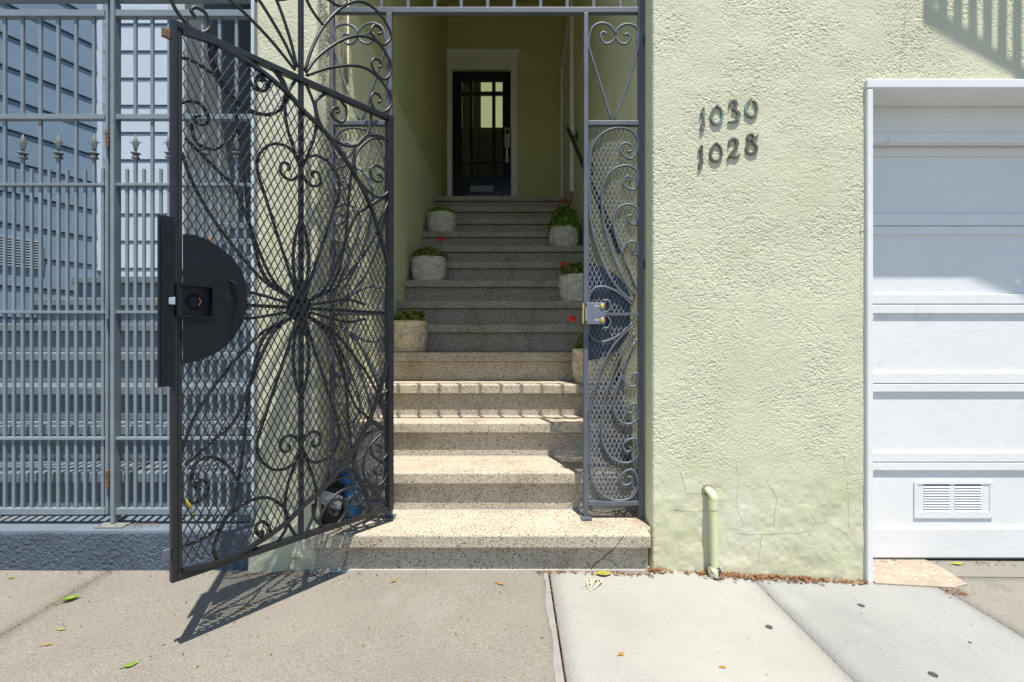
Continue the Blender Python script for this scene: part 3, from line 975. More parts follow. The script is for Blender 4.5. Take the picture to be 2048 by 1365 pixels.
# lower hinge-side spandrel (its own scrolls)
for sp in ('G 985,290 900,270 800,310 720,400 682,520 690,640 740,740 800,790 880,803 1000,765',
           'G 935,298 830,400 772,520 760,640 790,740 870,790 940,745 985,655 968,588 900,580 858,632 880,682 915,665',
           'G 985,330 995,430 975,500 915,552 850,515 830,450 868,408 915,425 912,468 890,470',
           'G 340,1120 430,950 530,845 640,802 740,830 795,920 775,1020 705,1082 625,1045 604,960 640,890 692,895 705,940 672,965',
           'G 470,745 540,712 620,708 720,752 795,860 812,960 815,1040',
           'G 300,950 306,1050 360,1130 440,1165 530,1120 594,1020 582,940 530,905 470,930 445,990 480,1052 520,1035 512,1000 488,992',
           'G 780,760 870,850 985,965', 'G 812,190 900,245 985,290', 'F 1350,1075 1330,1130 1270,1190 1262,1270 1300,1340 1355,1330 1350,1290 1315,1290'):
    gtube(G_(sp))
# burst of petals behind the mesh, from the middle of the leaf
c0 = (UC, GM)
def pet(spec, tail=None):
    return [(UC + 0.012, GM + 0.02)] + G_(spec)
b1 = pet('E 130,1000 60,780 0,600 B 1230,1280 1170,1100 1142,950 1160,820 1240,720 1350,670 1480,690 D 100,655 200,755 262,880 235,990 140,1058 40,1010 0,920 40,842 108,868 120,920 92,930')
b2 = pet('B 1300,2300 900,1300 690,1040 500,850 350,700 250,600')
b3 = pet('B 1200,2350 700,1750 440,1340 300,1050 190,770')
b4 = pet('B 1250,2330 1060,1720 1000,1200 960,800 900,430 870,200 A 800,1180 690,1010 520,870 340,760 190,710')
b5 = pet('B 1200,2400 900,2240 600,2120 400,2180 240,2350 200,2600')
loopB = G_('B 330,420 350,560 400,660 480,712 600,738 740,680 840,580 880,480')
curlB = G_('B 190,165 290,142 400,160 490,235 540,340 505,420 430,430 370,390 380,330 440,320')
for uv in (b1, b2, b3, b4):
    for q in (uv, mir(uv), vmir(uv), vmir(mir(uv))):
        q = [(min(max(u, 0.03), GW - 0.03), z) for u, z in q]
        gtube(q, 0.0055)
for uv in (loopB, curlB):
    gtube(uv, 0.0055); gtube(vmir(uv), 0.0055)
tear = [(UC, GM + 0.03), (UC + 0.026, GM + 0.12), (UC + 0.030, GM + 0.20), (UC + 0.018, GM + 0.28), (UC, GM + 0.33)]
for q in (tear, mir(tear), vmir(tear), vmir(mir(tear))):
    gtube(q, 0.006)
side = [(UC + 0.03, GM + 0.012), (UC + 0.11, GM + 0.03), (UC + 0.20, GM + 0.045), (UC + 0.28, GM + 0.03)]
for q in (side, mir(side), vmir(side), vmir(mir(side))):
    gtube(q, 0.0055)
gbar(0.026, GM, hu0 - 0.02, GM, 0.012, 0.012, 'cross_bar', -0.002)
build('burst_boss', MB().disc(gw(UC, GM, -0.012), NRM, 0.05, 0.016, 20, 0.6), IRON, gate)
# lock plate: half disc on the free side, with lock window and pull handle
pl = [guv(*p) for p in tr('K 250,180 330,185 420,215 520,275 610,350 670,430 708,530 718,620 710,720 680,820 620,920 540,1000 470,1045 360,1085 250,1110')]
pl = [(GW - 0.027, pl[0][1])] + pl[1:-1] + [(GW - 0.027, pl[-1][1])]
N0 = 0.020
# plate split around the window
def clip_poly(poly, f):
    out = []
    for i in range(len(poly)):
        a, b = poly[i], poly[(i + 1) % len(poly)]
        fa, fb = f(a), f(b)
        if fa >= 0: out.append(a)
        if fa * fb < 0:
            t = fa / (fa - fb)
            out.append((a[0] + (b[0] - a[0]) * t, a[1] + (b[1] - a[1]) * t))
    return out
mb = MB()
top_ = clip_poly(pl, lambda p: p[1] - hz1)
bot_ = clip_poly(pl, lambda p: hz0 - p[1])
midp = clip_poly(clip_poly(pl, lambda p: hz1 - p[1]), lambda p: p[1] - hz0)
right_ = clip_poly(midp, lambda p: hu0 - p[0])
left_ = clip_poly(midp, lambda p: p[0] - hu1)
for poly in (top_, bot_, right_, left_):
    if len(poly) > 2:
        mb.prism([gw(u, z, N0) for u, z in poly], -NRM * 0.003)
plate = build('lock_plate', mb, 'black_plate', gate)
# window frame + box behind
fr = MB()
e = 0.006
for (ua, ub, za, zb) in ((hu0 - e, hu1 + e, hz1, hz1 + e), (hu0 - e, hu1 + e, hz0 - e, hz0), (hu0 - e, hu0, hz0, hz1), (hu1, hu1 + e, hz0, hz1)):
    fr.prism([gw(ua, za, N0 + 0.006), gw(ub, za, N0 + 0.006), gw(ub, zb, N0 + 0.006), gw(ua, zb, N0 + 0.006)], -NRM * 0.03)
build('lock_window', fr, 'black_plate', plate)
hb = MB().prism([gw(hu0, hz0, N0 - 0.024), gw(hu1, hz0, N0 - 0.024), gw(hu1, hz1, N0 - 0.024), gw(hu0, hz1, N0 - 0.024)], -NRM * 0.003)
build('lock_body', hb, 'hole', plate)
lc = gw((hu0 + hu1) / 2 - 0.006, (hz0 + hz1) / 2, N0 - 0.0235)
build('lock_cylinder', MB().ring(lc, NRM, 0.022, 0.004).disc(lc, NRM, 0.020, 0.006, 20, 0.5), 'black_plate', plate, smooth=True)
build('keyhole_cover', MB().tube(cr([lc + NRM * 0.007 + EU * -0.008 + Vector((0, 0, 0.013)), lc + NRM * 0.009 + EU * -0.014, lc + NRM * 0.007 + EU * -0.008 + Vector((0, 0, -0.013))]), 0.004, 8), 'lens', plate, smooth=True)
hp = [guv(*p) for p in tr('K 592,515 620,540 640,680 632,760 612,835 580,838')]
build('pull_handle', MB().tube([gw(u, z, N0 + (0.018 if 0 < i < 5 else 0.002)) for i, (u, z) in enumerate(hp)], 0.0042, 6), 'black_plate', plate)
# latch guard strip along the free edge
ga, gb = guv(306, 775)[1], guv(306, 430)[1]
lg = MB().prism([gw(GW - 0.006, ga, 0.017), gw(GW + 0.038, ga, 0.017), gw(GW + 0.038, gb, 0.017), gw(GW - 0.006, gb, 0.017)], -NRM * 0.004)
lg.prism([gw(GW + 0.034, ga, 0.017), gw(GW + 0.038, ga, 0.017), gw(GW + 0.038, gb, 0.017), gw(GW + 0.034, gb, 0.017)], NRM * 0.010)
build('latch_guard', lg, 'black_plate', gate, bev=0.001)
lz = guv(335, 602)[1]
build('latch_bolt', MB().prism([gw(GW - 0.006, lz - 0.012, 0.024), gw(GW + 0.012, lz - 0.012, 0.024), gw(GW + 0.012, lz + 0.008, 0.024), gw(GW - 0.006, lz + 0.012, 0.024)], -NRM * 0.006), 'steel', gate, bev=0.002)
hz_ = guv(322, 62)[1]
build('hinge_stub', MB().prism([gw(GW, hz_ - 0.014, 0.004), gw(GW + 0.022, hz_ - 0.014, 0.004), gw(GW + 0.022, hz_ + 0.014, 0.004), gw(GW, hz_ + 0.014, 0.004)], -NRM * 0.012), 'rust', gate, bev=0.002)
hz_ = guv(322, 1113)[1]
build('hinge_stub', MB().prism([gw(GW, hz_ - 0.02, 0.004), gw(GW + 0.02, hz_ - 0.02, 0.004), gw(GW + 0.02, hz_ + 0.016, 0.004), gw(GW, hz_ + 0.016, 0.004)], -NRM * 0.010), 'grey_iron', gate, bev=0.002)

# ------------------------------------------------------------------ fixed iron screen around the opening
YG = 2.20
fx = lambda x: (x - CX) / F * YG
fzz = lambda y: CZ + (HY - y) / F * YG
frame = thing('iron_screen', 'fixed grey iron entry screen with two narrow scroll panels and a barred transom', 'gate frame', (0, YG, 0.18))
FI = 'grey_iron'
def fbox(name, x0, x1, y0, y1, d0=YG - 0.012, d1=YG + 0.012, mat=FI, bev=0.002):
    return build(name, MB().box(min(x0, x1), max(x0, x1), d0, d1, min(y0, y1), max(y0, y1)), mat, frame, bev=bev)
ZTR = fzz(23)
ZTOP = 3.15
xo_l, xi_l = (-0.808, -0.790), (-0.556, -0.532)
xi_r, xo_r = (fx(1167), fx(1176)), (0.560, 0.582)
for (a_, b_), zt in ((xo_l, ZTOP), (xi_l, ZTR - 0.012), (xi_r, ZTR - 0.012), (xo_r, ZTOP)):
    fbox('post', a_, b_, 0.182, zt)
fbox('transom_rail', xo_l[1] + 0.0005, xo_r[0] - 0.0005, ZTR - 0.012, ZTR + 0.012)
fbox('transom_rail', xo_l[1] + 0.0005, xo_r[0] - 0.0005, ZTOP - 0.024, ZTOP)
for i in range(11):
    x = fx(711 + 52.9 * i)
    fbox('transom_bar', x - 0.007, x + 0.007, ZTR + 0.012, ZTOP - 0.024, YG - 0.006, YG + 0.006, bev=0.001)
ZM, ZL = fzz(248), fzz(1006)
for (a_, b_) in ((xo_l[1], xi_l[0]), (xi_r[1], xo_r[0])):
    fbox('cross_rail', a_ + 0.0005, b_ - 0.0005, ZM - 0.010, ZM + 0.010)
    fbox('cross_rail', a_ + 0.0005, b_ - 0.0005, ZL - 0.010, ZL + 0.010)
for (a_, b_) in (xi_r, xi_l):
    fbox('foot', a_ - 0.012, b_ + 0.012, 0.1805, 0.192, YG - 0.035, YG + 0.025)
def ftube(pts, r=0.0055, mat=FI, name='scroll', d=YG - 0.004):
    P = cr([(x, d, z) for x, z in pts], 6)
    return build(name, MB().tube(P, r, 8, nrm=(0, -1, 0)), mat, frame, smooth=True)
PS = ['P 400,1190 310,1110 240,1010 180,870 130,680 106,500 106,330 140,205 205,122 290,87 380,100 440,160 452,225 395,280 342,265 315,220 342,184 385,196 390,230 362,236',
      'P 410,1150 330,1030 260,860 212,680 200,500 230,400 290,340 370,325 432,365 452,420 412,477 360,465 334,430 358,395 390,408 374,426',
      'P 410,1090 340,910 286,760 275,660 310,592 370,570 430,600 452,650 412,700 372,682 364,646 396,640',
      'P 425,1110 380,1010 340,920 335,860 370,810 420,815 450,850 430,890 402,882 396,856',
      'P 395,1210 320,1140 230,1095 160,1100 118,1150 112,1210',
      'P 210,1180 240,1180 256,1215 236,1250 205,1256']
fmid = fzz(629)
pr0, pr1 = xi_r[1], xo_r[0]
pl0, pl1 = xo_l[1], xi_l[0]
def to_left(x):
    return pl0 + (pr1 - x) * (pl1 - pl0) / (pr1 - pr0)
for spec in PS:
    pts = [(min(max(fx(x), pr0 + 0.005), pr1 - 0.004), fzz(y)) for x, y in tr(spec)]
    ftube(pts)
    ftube([(x, 2 * fmid - z) for x, z in pts])
    if spec != PS[5]:
        L = [(to_left(x), z) for x, z in pts]
        ftube(L)
        ftube([(x, 2 * fmid - z) for x, z in L])
for a_, b_ in ((pr0, pr1), (pl0, pl1)):
    build('middle_bar', MB().box(a_, b_, YG - 0.010, YG + 0.002, fmid - 0.006, fmid + 0.006), FI, frame, bev=0.001)
HS = ['Q 1755,738 1690,520 1622,300 1612,235 1640,172 1695,144 1752,165 1780,215 1757,258 1712,267 1688,222 1706,199 1730,215',
      'Q 1768,738 1850,520 1928,310 1944,240 1910,175 1850,150 1797,173 1780,215 1800,260 1840,270 1866,235 1852,209 1830,218']
for spec in HS:
    pts = [(min(max(fx(x), pr0 + 0.005), pr1 - 0.005), fzz(y)) for x, y in tr(spec)]
    ftube(pts)
    ftube([(to_left(x), z) for x, z in pts])
for a_, b_ in ((pr0, pr1), (pl0, pl1)):
    mb = MB()
    mesh_cells(mb, lambda u, z: a_ - 0.004 < u < b_ + 0.004 and ZL - 0.008 < z < ZM + 0.008, a_, b_, ZL - 0.003, ZM + 0.01, 0.0197, 0.0425,
               lambda u, z, n: Vector((u, YG + 0.006 - n, z)), 0.0014, 0.0008, 0.0015)
    build('mesh_panel', mb, 'panel_mesh', frame)
# half disc guard plate behind the right mesh
pc = (pr0 - 0.005, fzz(625))
hp_ = [(pr0 - 0.004, fzz(530))] + [(min(pr0 + 0.205 * math.cos(t), fx(1262)), pc[1] + 0.215 * math.sin(t)) for t in np.linspace(1.35, -1.35, 22)] + [(pr0 - 0.004, fzz(722))]
build('guard_plate', MB().prism([(x, YG + 0.012, z) for x, z in hp_], (0, 0.003, 0)), 'dark_plate', frame)
# lock box with its two buttons and tiny numbers
bx0, bx1, bz0, bz1 = fx(1170), fx(1207), fzz(650), fzz(607)
yb = YG - 0.045
lb = build('lock_box', MB().box(bx0, bx1, yb, YG - 0.012, bz0, bz1), mottled('lock_steel', (0.14, 0.155, 0.185), 0.1, 30, 0.4), frame, bev=0.003)
for yy in (614, 642):
    q = at(1201, yy, YG)
    build('button', MB().disc((q.x, yb, q.z), (0, -1, 0), 0.0105, 0.006, 20, 0.5), 'brass', lb, smooth=True)
build('strike', MB().box(fx(1163), fx(1167) - 0.001, YG - 0.03, YG - 0.014, fzz(648), fzz(608)), 'brass', lb, bev=0.001)
build('strike_roller', MB().tube([(fx(1169), yb - 0.002, fzz(643)), (fx(1169), yb - 0.002, fzz(616))], 0.004, 8), 'steel', lb)
def text_mesh(txt, size, loc, name, mat, parent, rot=(PI / 2, 0, 0)):
    cu = bpy.data.curves.new(name, 'FONT')
    cu.body = txt
    cu.size = size
    cu.extrude = 0.0003
    to = bpy.data.objects.new(name + '_tmp', cu)
    COL.objects.link(to)
    dg = bpy.context.evaluated_depsgraph_get()
    me = bpy.data.meshes.new_from_object(to.evaluated_get(dg))
    bpy.data.objects.remove(to)
    bpy.data.curves.remove(cu)
    mt = Matrix.Translation(Vector(loc) - OFF[parent.name]) @ Matrix.Rotation(rot[2], 4, 'Z') @ Matrix.Rotation(rot[1], 4, 'Y') @ Matrix.Rotation(rot[0], 4, 'X')
    me.transform(mt)
    me.name = name
    me.materials.clear()
    me.materials.append(M[mat])
    o = bpy.data.objects.new(name, me)
    COL.objects.link(o)
    o.parent = parent
    OFF[o.name] = OFF[parent.name]
    return o
for t_, yy in (('1030', 615.5), ('1028', 643)):
    q = at(1185, yy, YG)
    text_mesh(t_, 0.0105, (q.x, yb - 0.0006, q.z), 'lettering', 'white_ink', lb)
# wall anchors on the outer posts
for (x, y) in ((1291, 82), (1290, 530)):
    p = at(x, y, YG)
    build('anchor', MB().box(0.5825, XR - 0.0005, YG - 0.014, YG + 0.014, p.z - 0.018, p.z + 0.018), 'dark_plate', frame, bev=0.002)

# ------------------------------------------------------------------ house numbers
def digit(mb, strokes, ox, oz, y0, depth=0.010):
    for pts, ws in strokes:
        P = cr([Vector((ox + x, 0, oz + z)) for x, z in pts], 5)
        k = len(P)
        W = 1.18 * np.interp(np.linspace(0, len(ws) - 1, k), range(len(ws)), ws)
        vs = []
        for i, p in enumerate(P):
            t = (P[min(i + 1, k - 1)] - P[max(i - 1, 0)]).normalized()
            sd = Vector((-t.z, 0, t.x)) * (W[i] / 2)
            for s_, yy in ((-1, y0), (-0.9, y0 - depth), (0.9, y0 - depth), (1, y0)):
                vs.append((p.x + sd.x * s_, yy, p.z + sd.z * s_))
        fs = [(4 * i + j, 4 * i + (j + 1) % 4, 4 * i + 4 + (j + 1) % 4, 4 * i + 4 + j) for i in range(k - 1) for j in range(4)]
        fs += [(3, 2, 1, 0), tuple(4 * (k - 1) + j for j in range(4))]
        mb.add(vs, fs)
dn = lambda pts: [at(1380 + x / 7.583, 170 + y / 7.583, YF - 0.016) for x, y in pts]
def dstroke(pts, ws):
    return ([(p.x, p.z) for p in dn(pts)], [w / 7.583 * YF / F for w in ws])
NUM = {'1030': [('1', [([(222, 330), (222, 420), (215, 520), (212, 590), (195, 650), (172, 690)], [26, 30, 34, 62, 50, 8]), ([(222, 336), (195, 390), (168, 430)], [22, 30, 10])]),
                ('0', [([(455, 290), (400, 320), (352, 400), (340, 480), (365, 555), (425, 580), (485, 540), (508, 450), (480, 350), (425, 318)], [12, 22, 34, 36, 34, 38, 36, 32, 28, 14])]),
                ('3', [([(610, 320), (630, 250), (690, 225), (722, 270), (705, 330), (655, 365)], [18, 26, 36, 40, 34, 20]), ([(655, 360), (720, 380), (762, 430), (745, 500), (690, 540), (590, 548)], [16, 30, 46, 44, 34, 14])]),
                ('0', [([(958, 190), (915, 225), (870, 310), (868, 390), (900, 450), (958, 468), (1015, 430), (1038, 350), (1015, 260), (965, 222)], [12, 22, 32, 34, 34, 36, 34, 30, 28, 14])])],
       '1028': [('1', [([(195, 900), (195, 990), (188, 1090), (185, 1160), (165, 1220), (138, 1270)], [26, 30, 34, 62, 50, 8]), ([(195, 906), (168, 960), (140, 1005)], [22, 30, 10])]),
                ('0', [([(440, 860), (385, 890), (340, 970), (328, 1050), (352, 1120), (412, 1145), (470, 1110), (500, 1020), (470, 920), (415, 885)], [12, 22, 32, 32, 32, 34, 34, 30, 28, 14])]),
                ('2', [([(598, 920), (620, 840), (680, 805), (730, 840), (728, 910), (680, 990), (620, 1065), (585, 1135)], [16, 26, 34, 44, 46, 42, 34, 16]), ([(590, 1110), (640, 1075), (720, 1085), (780, 1020)], [14, 30, 38, 8])]),
                ('8', [([(1060, 735), (985, 810), (900, 900), (872, 960), (900, 1020), (955, 1030), (1020, 1000), (1030, 930), (985, 870), (925, 830), (888, 800), (905, 750), (960, 738), (1000, 790)], [12, 26, 34, 34, 34, 34, 36, 36, 32, 30, 32, 30, 26, 18])])]}
for key, lab in (('1030', 'aged green bronze house number 1030, upper row beside the garage'), ('1028', 'dull brown metal house number 1028, lower row beside the garage')):
    c = at(1455, 225 if key == '1030' else 300, YF - 0.016)
    t = thing('house_number', lab, 'house number', tuple(c))
    for ch, st in NUM[key]:
        b_ = MB()
        digit(b_, [dstroke(p, w) for p, w in st], 0, 0, YF + 0.002, 0.0105)
        build('digit', b_, 'verdigris' if key == '1030' else mottled('dull_bronze', (0.125, 0.11, 0.095), 0.15, 40, 0.85, spec=0.15), t, bev=0.0008)

# ------------------------------------------------------------------ drain pipe
q0, q1 = at(1421, 984, YF), at(1430, 1160, YF - 0.05)
pt = thing('drain_pipe', 'short pale green drain pipe elbowing out of the wall down to a chipped black collar', 'pipe', (q1.x, q1.y, zg(q1.x, q1.y)))
yp = YF - 0.038
xt = at(1426, 990, yp).x
xb = at(1430, 1150, yp).x
zt = at(1426, 988, yp).z
zb = zg(xb, yp)
build('pipe', MB().tube(cr([(xt - 0.008, YF + 0.005, zt + 0.004), (xt - 0.006, YF - 0.018, zt + 0.004), (xt, yp - 0.002, zt - 0.012), (xt, yp, zt - 0.04)], 8) + [Vector((xt + (xb - xt) * k / 6, yp, zt - 0.04 - (zt - 0.04 - zb) * k / 6)) for k in range(1, 7)], 0.0165, 18),
      'pipe', pt, smooth=True)
build('coupling', MB().tube([(xt, yp, zt - 0.028), (xt, yp, zt - 0.062)], 0.0185, 18), 'pipe', pt, smooth=False)
build('collar', MB().lathe([(0.024, 0.0), (0.026, 0.004), (0.026, 0.030), (0.023, 0.042), (0.018, 0.046)], (xb, yp, zb - 0.002), 18, lambda a, z: 0.0015 * math.sin(3 * a)), 'pipe_collar', pt, smooth=True)
build('escutcheon', MB().disc((xt - 0.008, YF + 0.002, zt + 0.004), (0, -1, 0), 0.024, 0.007, 20), mottled('dark_mortar', (0.22, 0.20, 0.17), 0.2, 60, 0.9), pt)

# ------------------------------------------------------------------ planters
M['planter_tan'] = mottled('tan_cast_stone', (0.70, 0.58, 0.40), 0.16, 12, 0.85, fine=0.12, fscale=220, bumps=((45, 0.010), (160, 0.003)),
                           patches=(((0.34, 0.27, 0.17), 18, 0.55, 0.72),))
def planter(loc, rad, h, plant, seed, label, flowers=(), dry=False, bigleaf=0.017, stone='planter'):
    rnd = random.Random(seed)
    t = thing('planter', label, 'planter', loc, 'stone planters on the entry steps')
    L = Vector(loc)
    ph = rnd.uniform(0, 6)
    def relief(a, z):
        zz = z / h
        if zz < 0.12 or zz > 0.84:
            return 0
        env = math.sin((zz - 0.12) / 0.72 * PI) ** 0.5
        p = mnoise.noise(Vector((math.cos(a) * 3.2 + ph, math.sin(a) * 3.2, zz * 5)))
        q = mnoise.noise(Vector((math.cos(a + zz) * 7 + ph, math.sin(a + zz) * 7, zz * 9)))
        swirl = math.sin(a * 7 + ph + 5 * math.sin(zz * 4 + p * 3))
        return 0.011 * env * min(1, max(0, swirl + 0.25) * 2.2) + 0.013 * env * max(0, q) + 0.004 * p
    prof = [(0.86, 0.0), (0.90, 0.015), (0.91, 0.05)] + [(0.905 + 0.05 * i / 54, 0.07 + 0.76 * i / 54) for i in range(55)] + [(0.965, 0.85), (1.0, 0.875), (1.01, 0.93), (1.0, 0.985), (0.97, 1.0), (0.90, 1.0), (0.88, 0.97), (0.87, 0.90)]
    pot = build('pot', MB().lathe([(r * rad, z * h) for r, z in prof], L, 150, relief), stone, t, smooth=True)
    build('soil', MB().lathe([(0.86 * rad, 0.88 * h), (0.86 * rad, 0.93 * h), (0.4 * rad, 0.97 * h)], L, 20), 'soil', t, smooth=True)
    w, ht, nl = plant
    fo = MB()
    for i in range(nl):
        a = rnd.uniform(0, 2 * PI)
        e = math.asin(rnd.uniform(-0.12, 1.0))
        rr = rnd.uniform(0.55, 1.0) ** 0.5
        lump = 1 + 0.28 * mnoise.noise(Vector((math.cos(a) * 2, math.sin(a) * 2, e * 2 + seed)))
        p = Vector((math.cos(a) * math.cos(e) * w * rr * lump, math.sin(a) * math.cos(e) * w * rr * lump, max(-0.02, math.sin(e)) * ht * rr * lump)) + L + Vector((0, 0, h * 0.97))
        nrm = Vector((math.cos(a) * math.cos(e) + rnd.uniform(-.6, .6), math.sin(a) * math.cos(e) + rnd.uniform(-.6, .6), math.sin(e) + rnd.uniform(-.3, .8))).normalized()
        e1 = nrm.orthogonal().normalized()
        e1 = Matrix.Rotation(rnd.uniform(0, 6.28), 3, nrm) @ e1
        e2 = nrm.cross(e1)
        s_ = bigleaf * rnd.uniform(0.6, 1.25)
        k = 8
        vs = [p - nrm * s_ * 0.25]
        for j in range(k):
            b = 2 * PI * j / k
            q = s_ * (1.0 if j % 2 else 0.8) * (0.45 if j == 0 else 1)
            vs.append(p + e1 * math.cos(b) * q + e2 * math.sin(b) * q + nrm * rnd.uniform(-.1, .2) * s_)
        fo.add(vs, [(0, 1 + j, 1 + (j + 1) % k) for j in range(k)])
        if i % 4 == 0:
            root = L + Vector((math.cos(a) * 0.3 * rad, math.sin(a) * 0.3 * rad, h * 0.93))
            fo.tube([root, root.lerp(p, 0.5) + Vector((0, 0, 0.01)), p], 0.0016, 4)
    build('foliage', fo, 'foliage_dry' if dry else 'foliage', t)
    for (dx, dz, dy) in flowers:
        fl = MB()
        c = L + Vector((dx, dy, h + dz))
        for i in range(26):
            d = Vector((rnd.gauss(0, 1), rnd.gauss(0, 1), rnd.gauss(0, 0.6) + 0.3)).normalized()
            p = c + d * rnd.uniform(0.008, 0.02) * 1.1 + Vector((rnd.uniform(-.012, .012), 0, 0))
            e1 = d.orthogonal().normalized()
            e2 = d.cross(e1)
            vs = [p] + [p + (e1 * math.cos(b) + e2 * math.sin(b)) * 0.009 + d * 0.003 for b in np.linspace(0, 2 * PI, 6)[:-1]]
            fl.add(vs, [(0, 1 + j, 1 + (j + 1) % 5) for j in range(5)])
        f = build('flower', fl, 'petal', t)
        root = L + Vector((dx * 0.5, dy * 0.5, h))
        build('flower_stem', MB().tube(cr([root, root.lerp(c, 0.5) + Vector((0.01, 0, 0.01)), c]), 0.002, 6), 'foliage', f)
    return t
def on_step(x, k, dy):
    y = nose(k) + dy
    return ((x - CX) / F * y, y, k * R)
planter(on_step(816, 5, 0.145), 0.123, 0.200, (0.115, 0.075, 330), 1, 'stone planter on the fifth step, half hidden by the gate post, low green plant', dry=True, stone='planter_tan')
planter(on_step(858, 8, 0.140), 0.132, 0.192, (0.128, 0.095, 420), 2, 'stone planter at left on the middle of the stairs with one red flower', flowers=((0.10, 0.145, 0.0),), dry=True)
planter(on_step(884, 11, 0.140), 0.132, 0.190, (0.118, 0.075, 360), 3, 'topmost stone planter at left, below the front door, with a small low plant')
planter(on_step(1128, 10, 0.140), 0.127, 0.188, (0.148, 0.190, 760), 4, 'topmost stone planter at right, below the handrail, with the tallest bright green bush')
planter(on_step(1153, 7, 0.140), 0.130, 0.200, (0.125, 0.105, 430), 5, 'stone planter at right beside the iron screen, middle one, red flower on its left', flowers=((-0.095, 0.09, 0.02), (0.06, 0.12, 0.0)), dry=True)
planter(on_step(1190, 4, 0.135), 0.132, 0.205, (0.115, 0.125, 330), 6, 'lowest stone planter at right, mostly behind the screen mesh, tall red flower', flowers=((-0.135, 0.175, 0.0),), dry=True, stone='planter_tan')
# red basket with hoop handle
bk = thing('red_basket', 'red basket with a hoop handle behind the tallest bush by the door', 'basket', (0.515, nose(12) + 0.13, 12 * R))
L = Vector((0.515, nose(12) + 0.13, 12 * R))
build('bowl', MB().lathe([(0.045, 0), (0.06, 0.09), (0.064, 0.10), (0.058, 0.10), (0.045, 0.02)], L, 20), 'red', bk, smooth=True)
build('handle', MB().tube([L + Vector((math.cos(a) * 0.052, 0, 0.10 + math.sin(a) * 0.125)) for a in np.linspace(0, PI, 20)], 0.007, 8), 'red', bk, smooth=True)

# things tucked behind the gate on the first step
tb = thing('blue_tumbler', 'blue ribbed cylinder standing on the bottom step behind the gate', 'container', (-0.735, 2.25, 0.18))
L = Vector((-0.735, 2.25, 0.181))
build('body', MB().lathe([(0.040, 0), (0.043, 0.006), (0.047, 0.10), (0.050, 0.185), (0.047, 0.19), (0.044, 0.15)], L, 48, lambda a, z: 0.0018 * math.sin(16 * a)), 'blue', tb, smooth=True)
build('rim', MB().ring(L + Vector((0, 0, 0.19)), (0, 0, 1), 0.049, 0.004, 32), 'blue', tb, smooth=True)
kb = thing('black_box', 'small black box with a white printed tag leaning by the pier behind the gate', 'box', (-0.775, 2.14, 0.18))
Lx, Ly, Lz = -0.775, 2.14, 0.181
build('case', MB().box(Lx - 0.035, Lx + 0.035, Ly - 0.03, Ly + 0.04, Lz, Lz + 0.16), 'black_plate', kb, bev=0.004)
tg = build('tag', MB().prism([(Lx - 0.045, Ly - 0.034, Lz + 0.098), (Lx + 0.045, Ly - 0.034, Lz + 0.068), (Lx + 0.055, Ly - 0.034, Lz + 0.125), (Lx - 0.035, Ly - 0.034, Lz + 0.155)], (0, 0.002, 0)), 'tag', kb)
text_mesh('Master', 0.022, (Lx - 0.028, Ly - 0.0352, Lz + 0.098), 'lettering', 'ink', kb, (PI / 2, 0.30, 0))

# ------------------------------------------------------------------ neighbour: ledge, fence, stairs, house
NX = CL - 0.003
nst = thing('blue_stairs', 'blue-grey painted concrete steps behind the grey picket fence', 'stairs', (-2.3, 2.3, 0.18))
def nn(k): return 2.29 + 0.215 * (k - 1)
for k in range(1, 13):
    zt = 0.18 + 0.18 * k
    y0 = nn(k)
    xl = -4.3 if k < 9 else -2.46
    if k == 8: pass
    b_ = MB().box(xl, NX - 0.002, y0, nn(k + 1) + 0.06 if k < 12 else 5.2, zt - 0.05, zt)
    b_.box(xl + 0.001, NX - 0.003, y0 + 0.032, y0 + 0.12, zt - 0.18, zt - 0.0502)
    build('step', b_, 'blue_step', nst, bev=0.006)
led = thing('ledge', 'low rough blue-grey concrete ledge under the grey picket fence', 'ledge', (-2.7, 2.1, 0.0))
mb = MB()
us = np.arange(-3.2, NX, 0.003)
zs = np.arange(-0.06, 0.181, 0.003)
def lfn(U, Z):
    n = 0.5 * vn(U, Z, 0.010, 31) + 0.5 * vn(U, Z, 0.006, 32)
    e = 0.18 - Z
    rr = 0.012
    return (U, 2.045 - sstep(0.4, 0.7, n) * 0.0022 - (vn(U, Z, 0.1, 33) - .5) * 0.003 + np.where(e < rr, rr - np.sqrt(np.maximum(0, rr * rr - (rr - e) ** 2)), 0), Z)
grid_sheet(mb, us, zs, lfn)
build('front_face', mb, 'blue_rough', led, smooth=True)
mb = MB().box(-4.6, NX, 2.056, 2.36, -0.1, 0.1795)
build('top', mb, 'blue_step', led)
# fence
YN = 2.135
nx_ = lambda x: (x - CX) / F * YN
nz_ = lambda y: CZ + (HY - y) / F * YN
fence = thing('picket_fence', 'tall grey metal fence of square bars with spear finials on the blue ledge', 'fence', (-2.2, YN, 0.18))
b_ = 0.0062
tops = {}
ZR = [nz_(y) for y in (30, 236, 371, 625, 877, 1022)]
zbeam = nz_(2)
def frail(x0, x1, z, hh, dd, nm='rail'):
    return build(nm, MB().box(x0, x1, YN - dd, YN + dd, z - hh, z + hh), 'fence', fence, bev=0.0015)
segs = ((-3.35, nx_(214) - 0.001, 'a'), (nx_(235) + 0.001, nx_(505), 'b'))
for x0, x1, _ in segs:
    for z, hh, dd in zip(ZR, (0.014, 0.011, 0.006, 0.006, 0.006, 0.013), (0.014, 0.013, 0.013, 0.013, 0.013, 0.013)):
        frail(x0, x1, z, hh, dd)
frail(-3.35, nx_(505), zbeam + 0.012, 0.016, 0.016, 'beam')
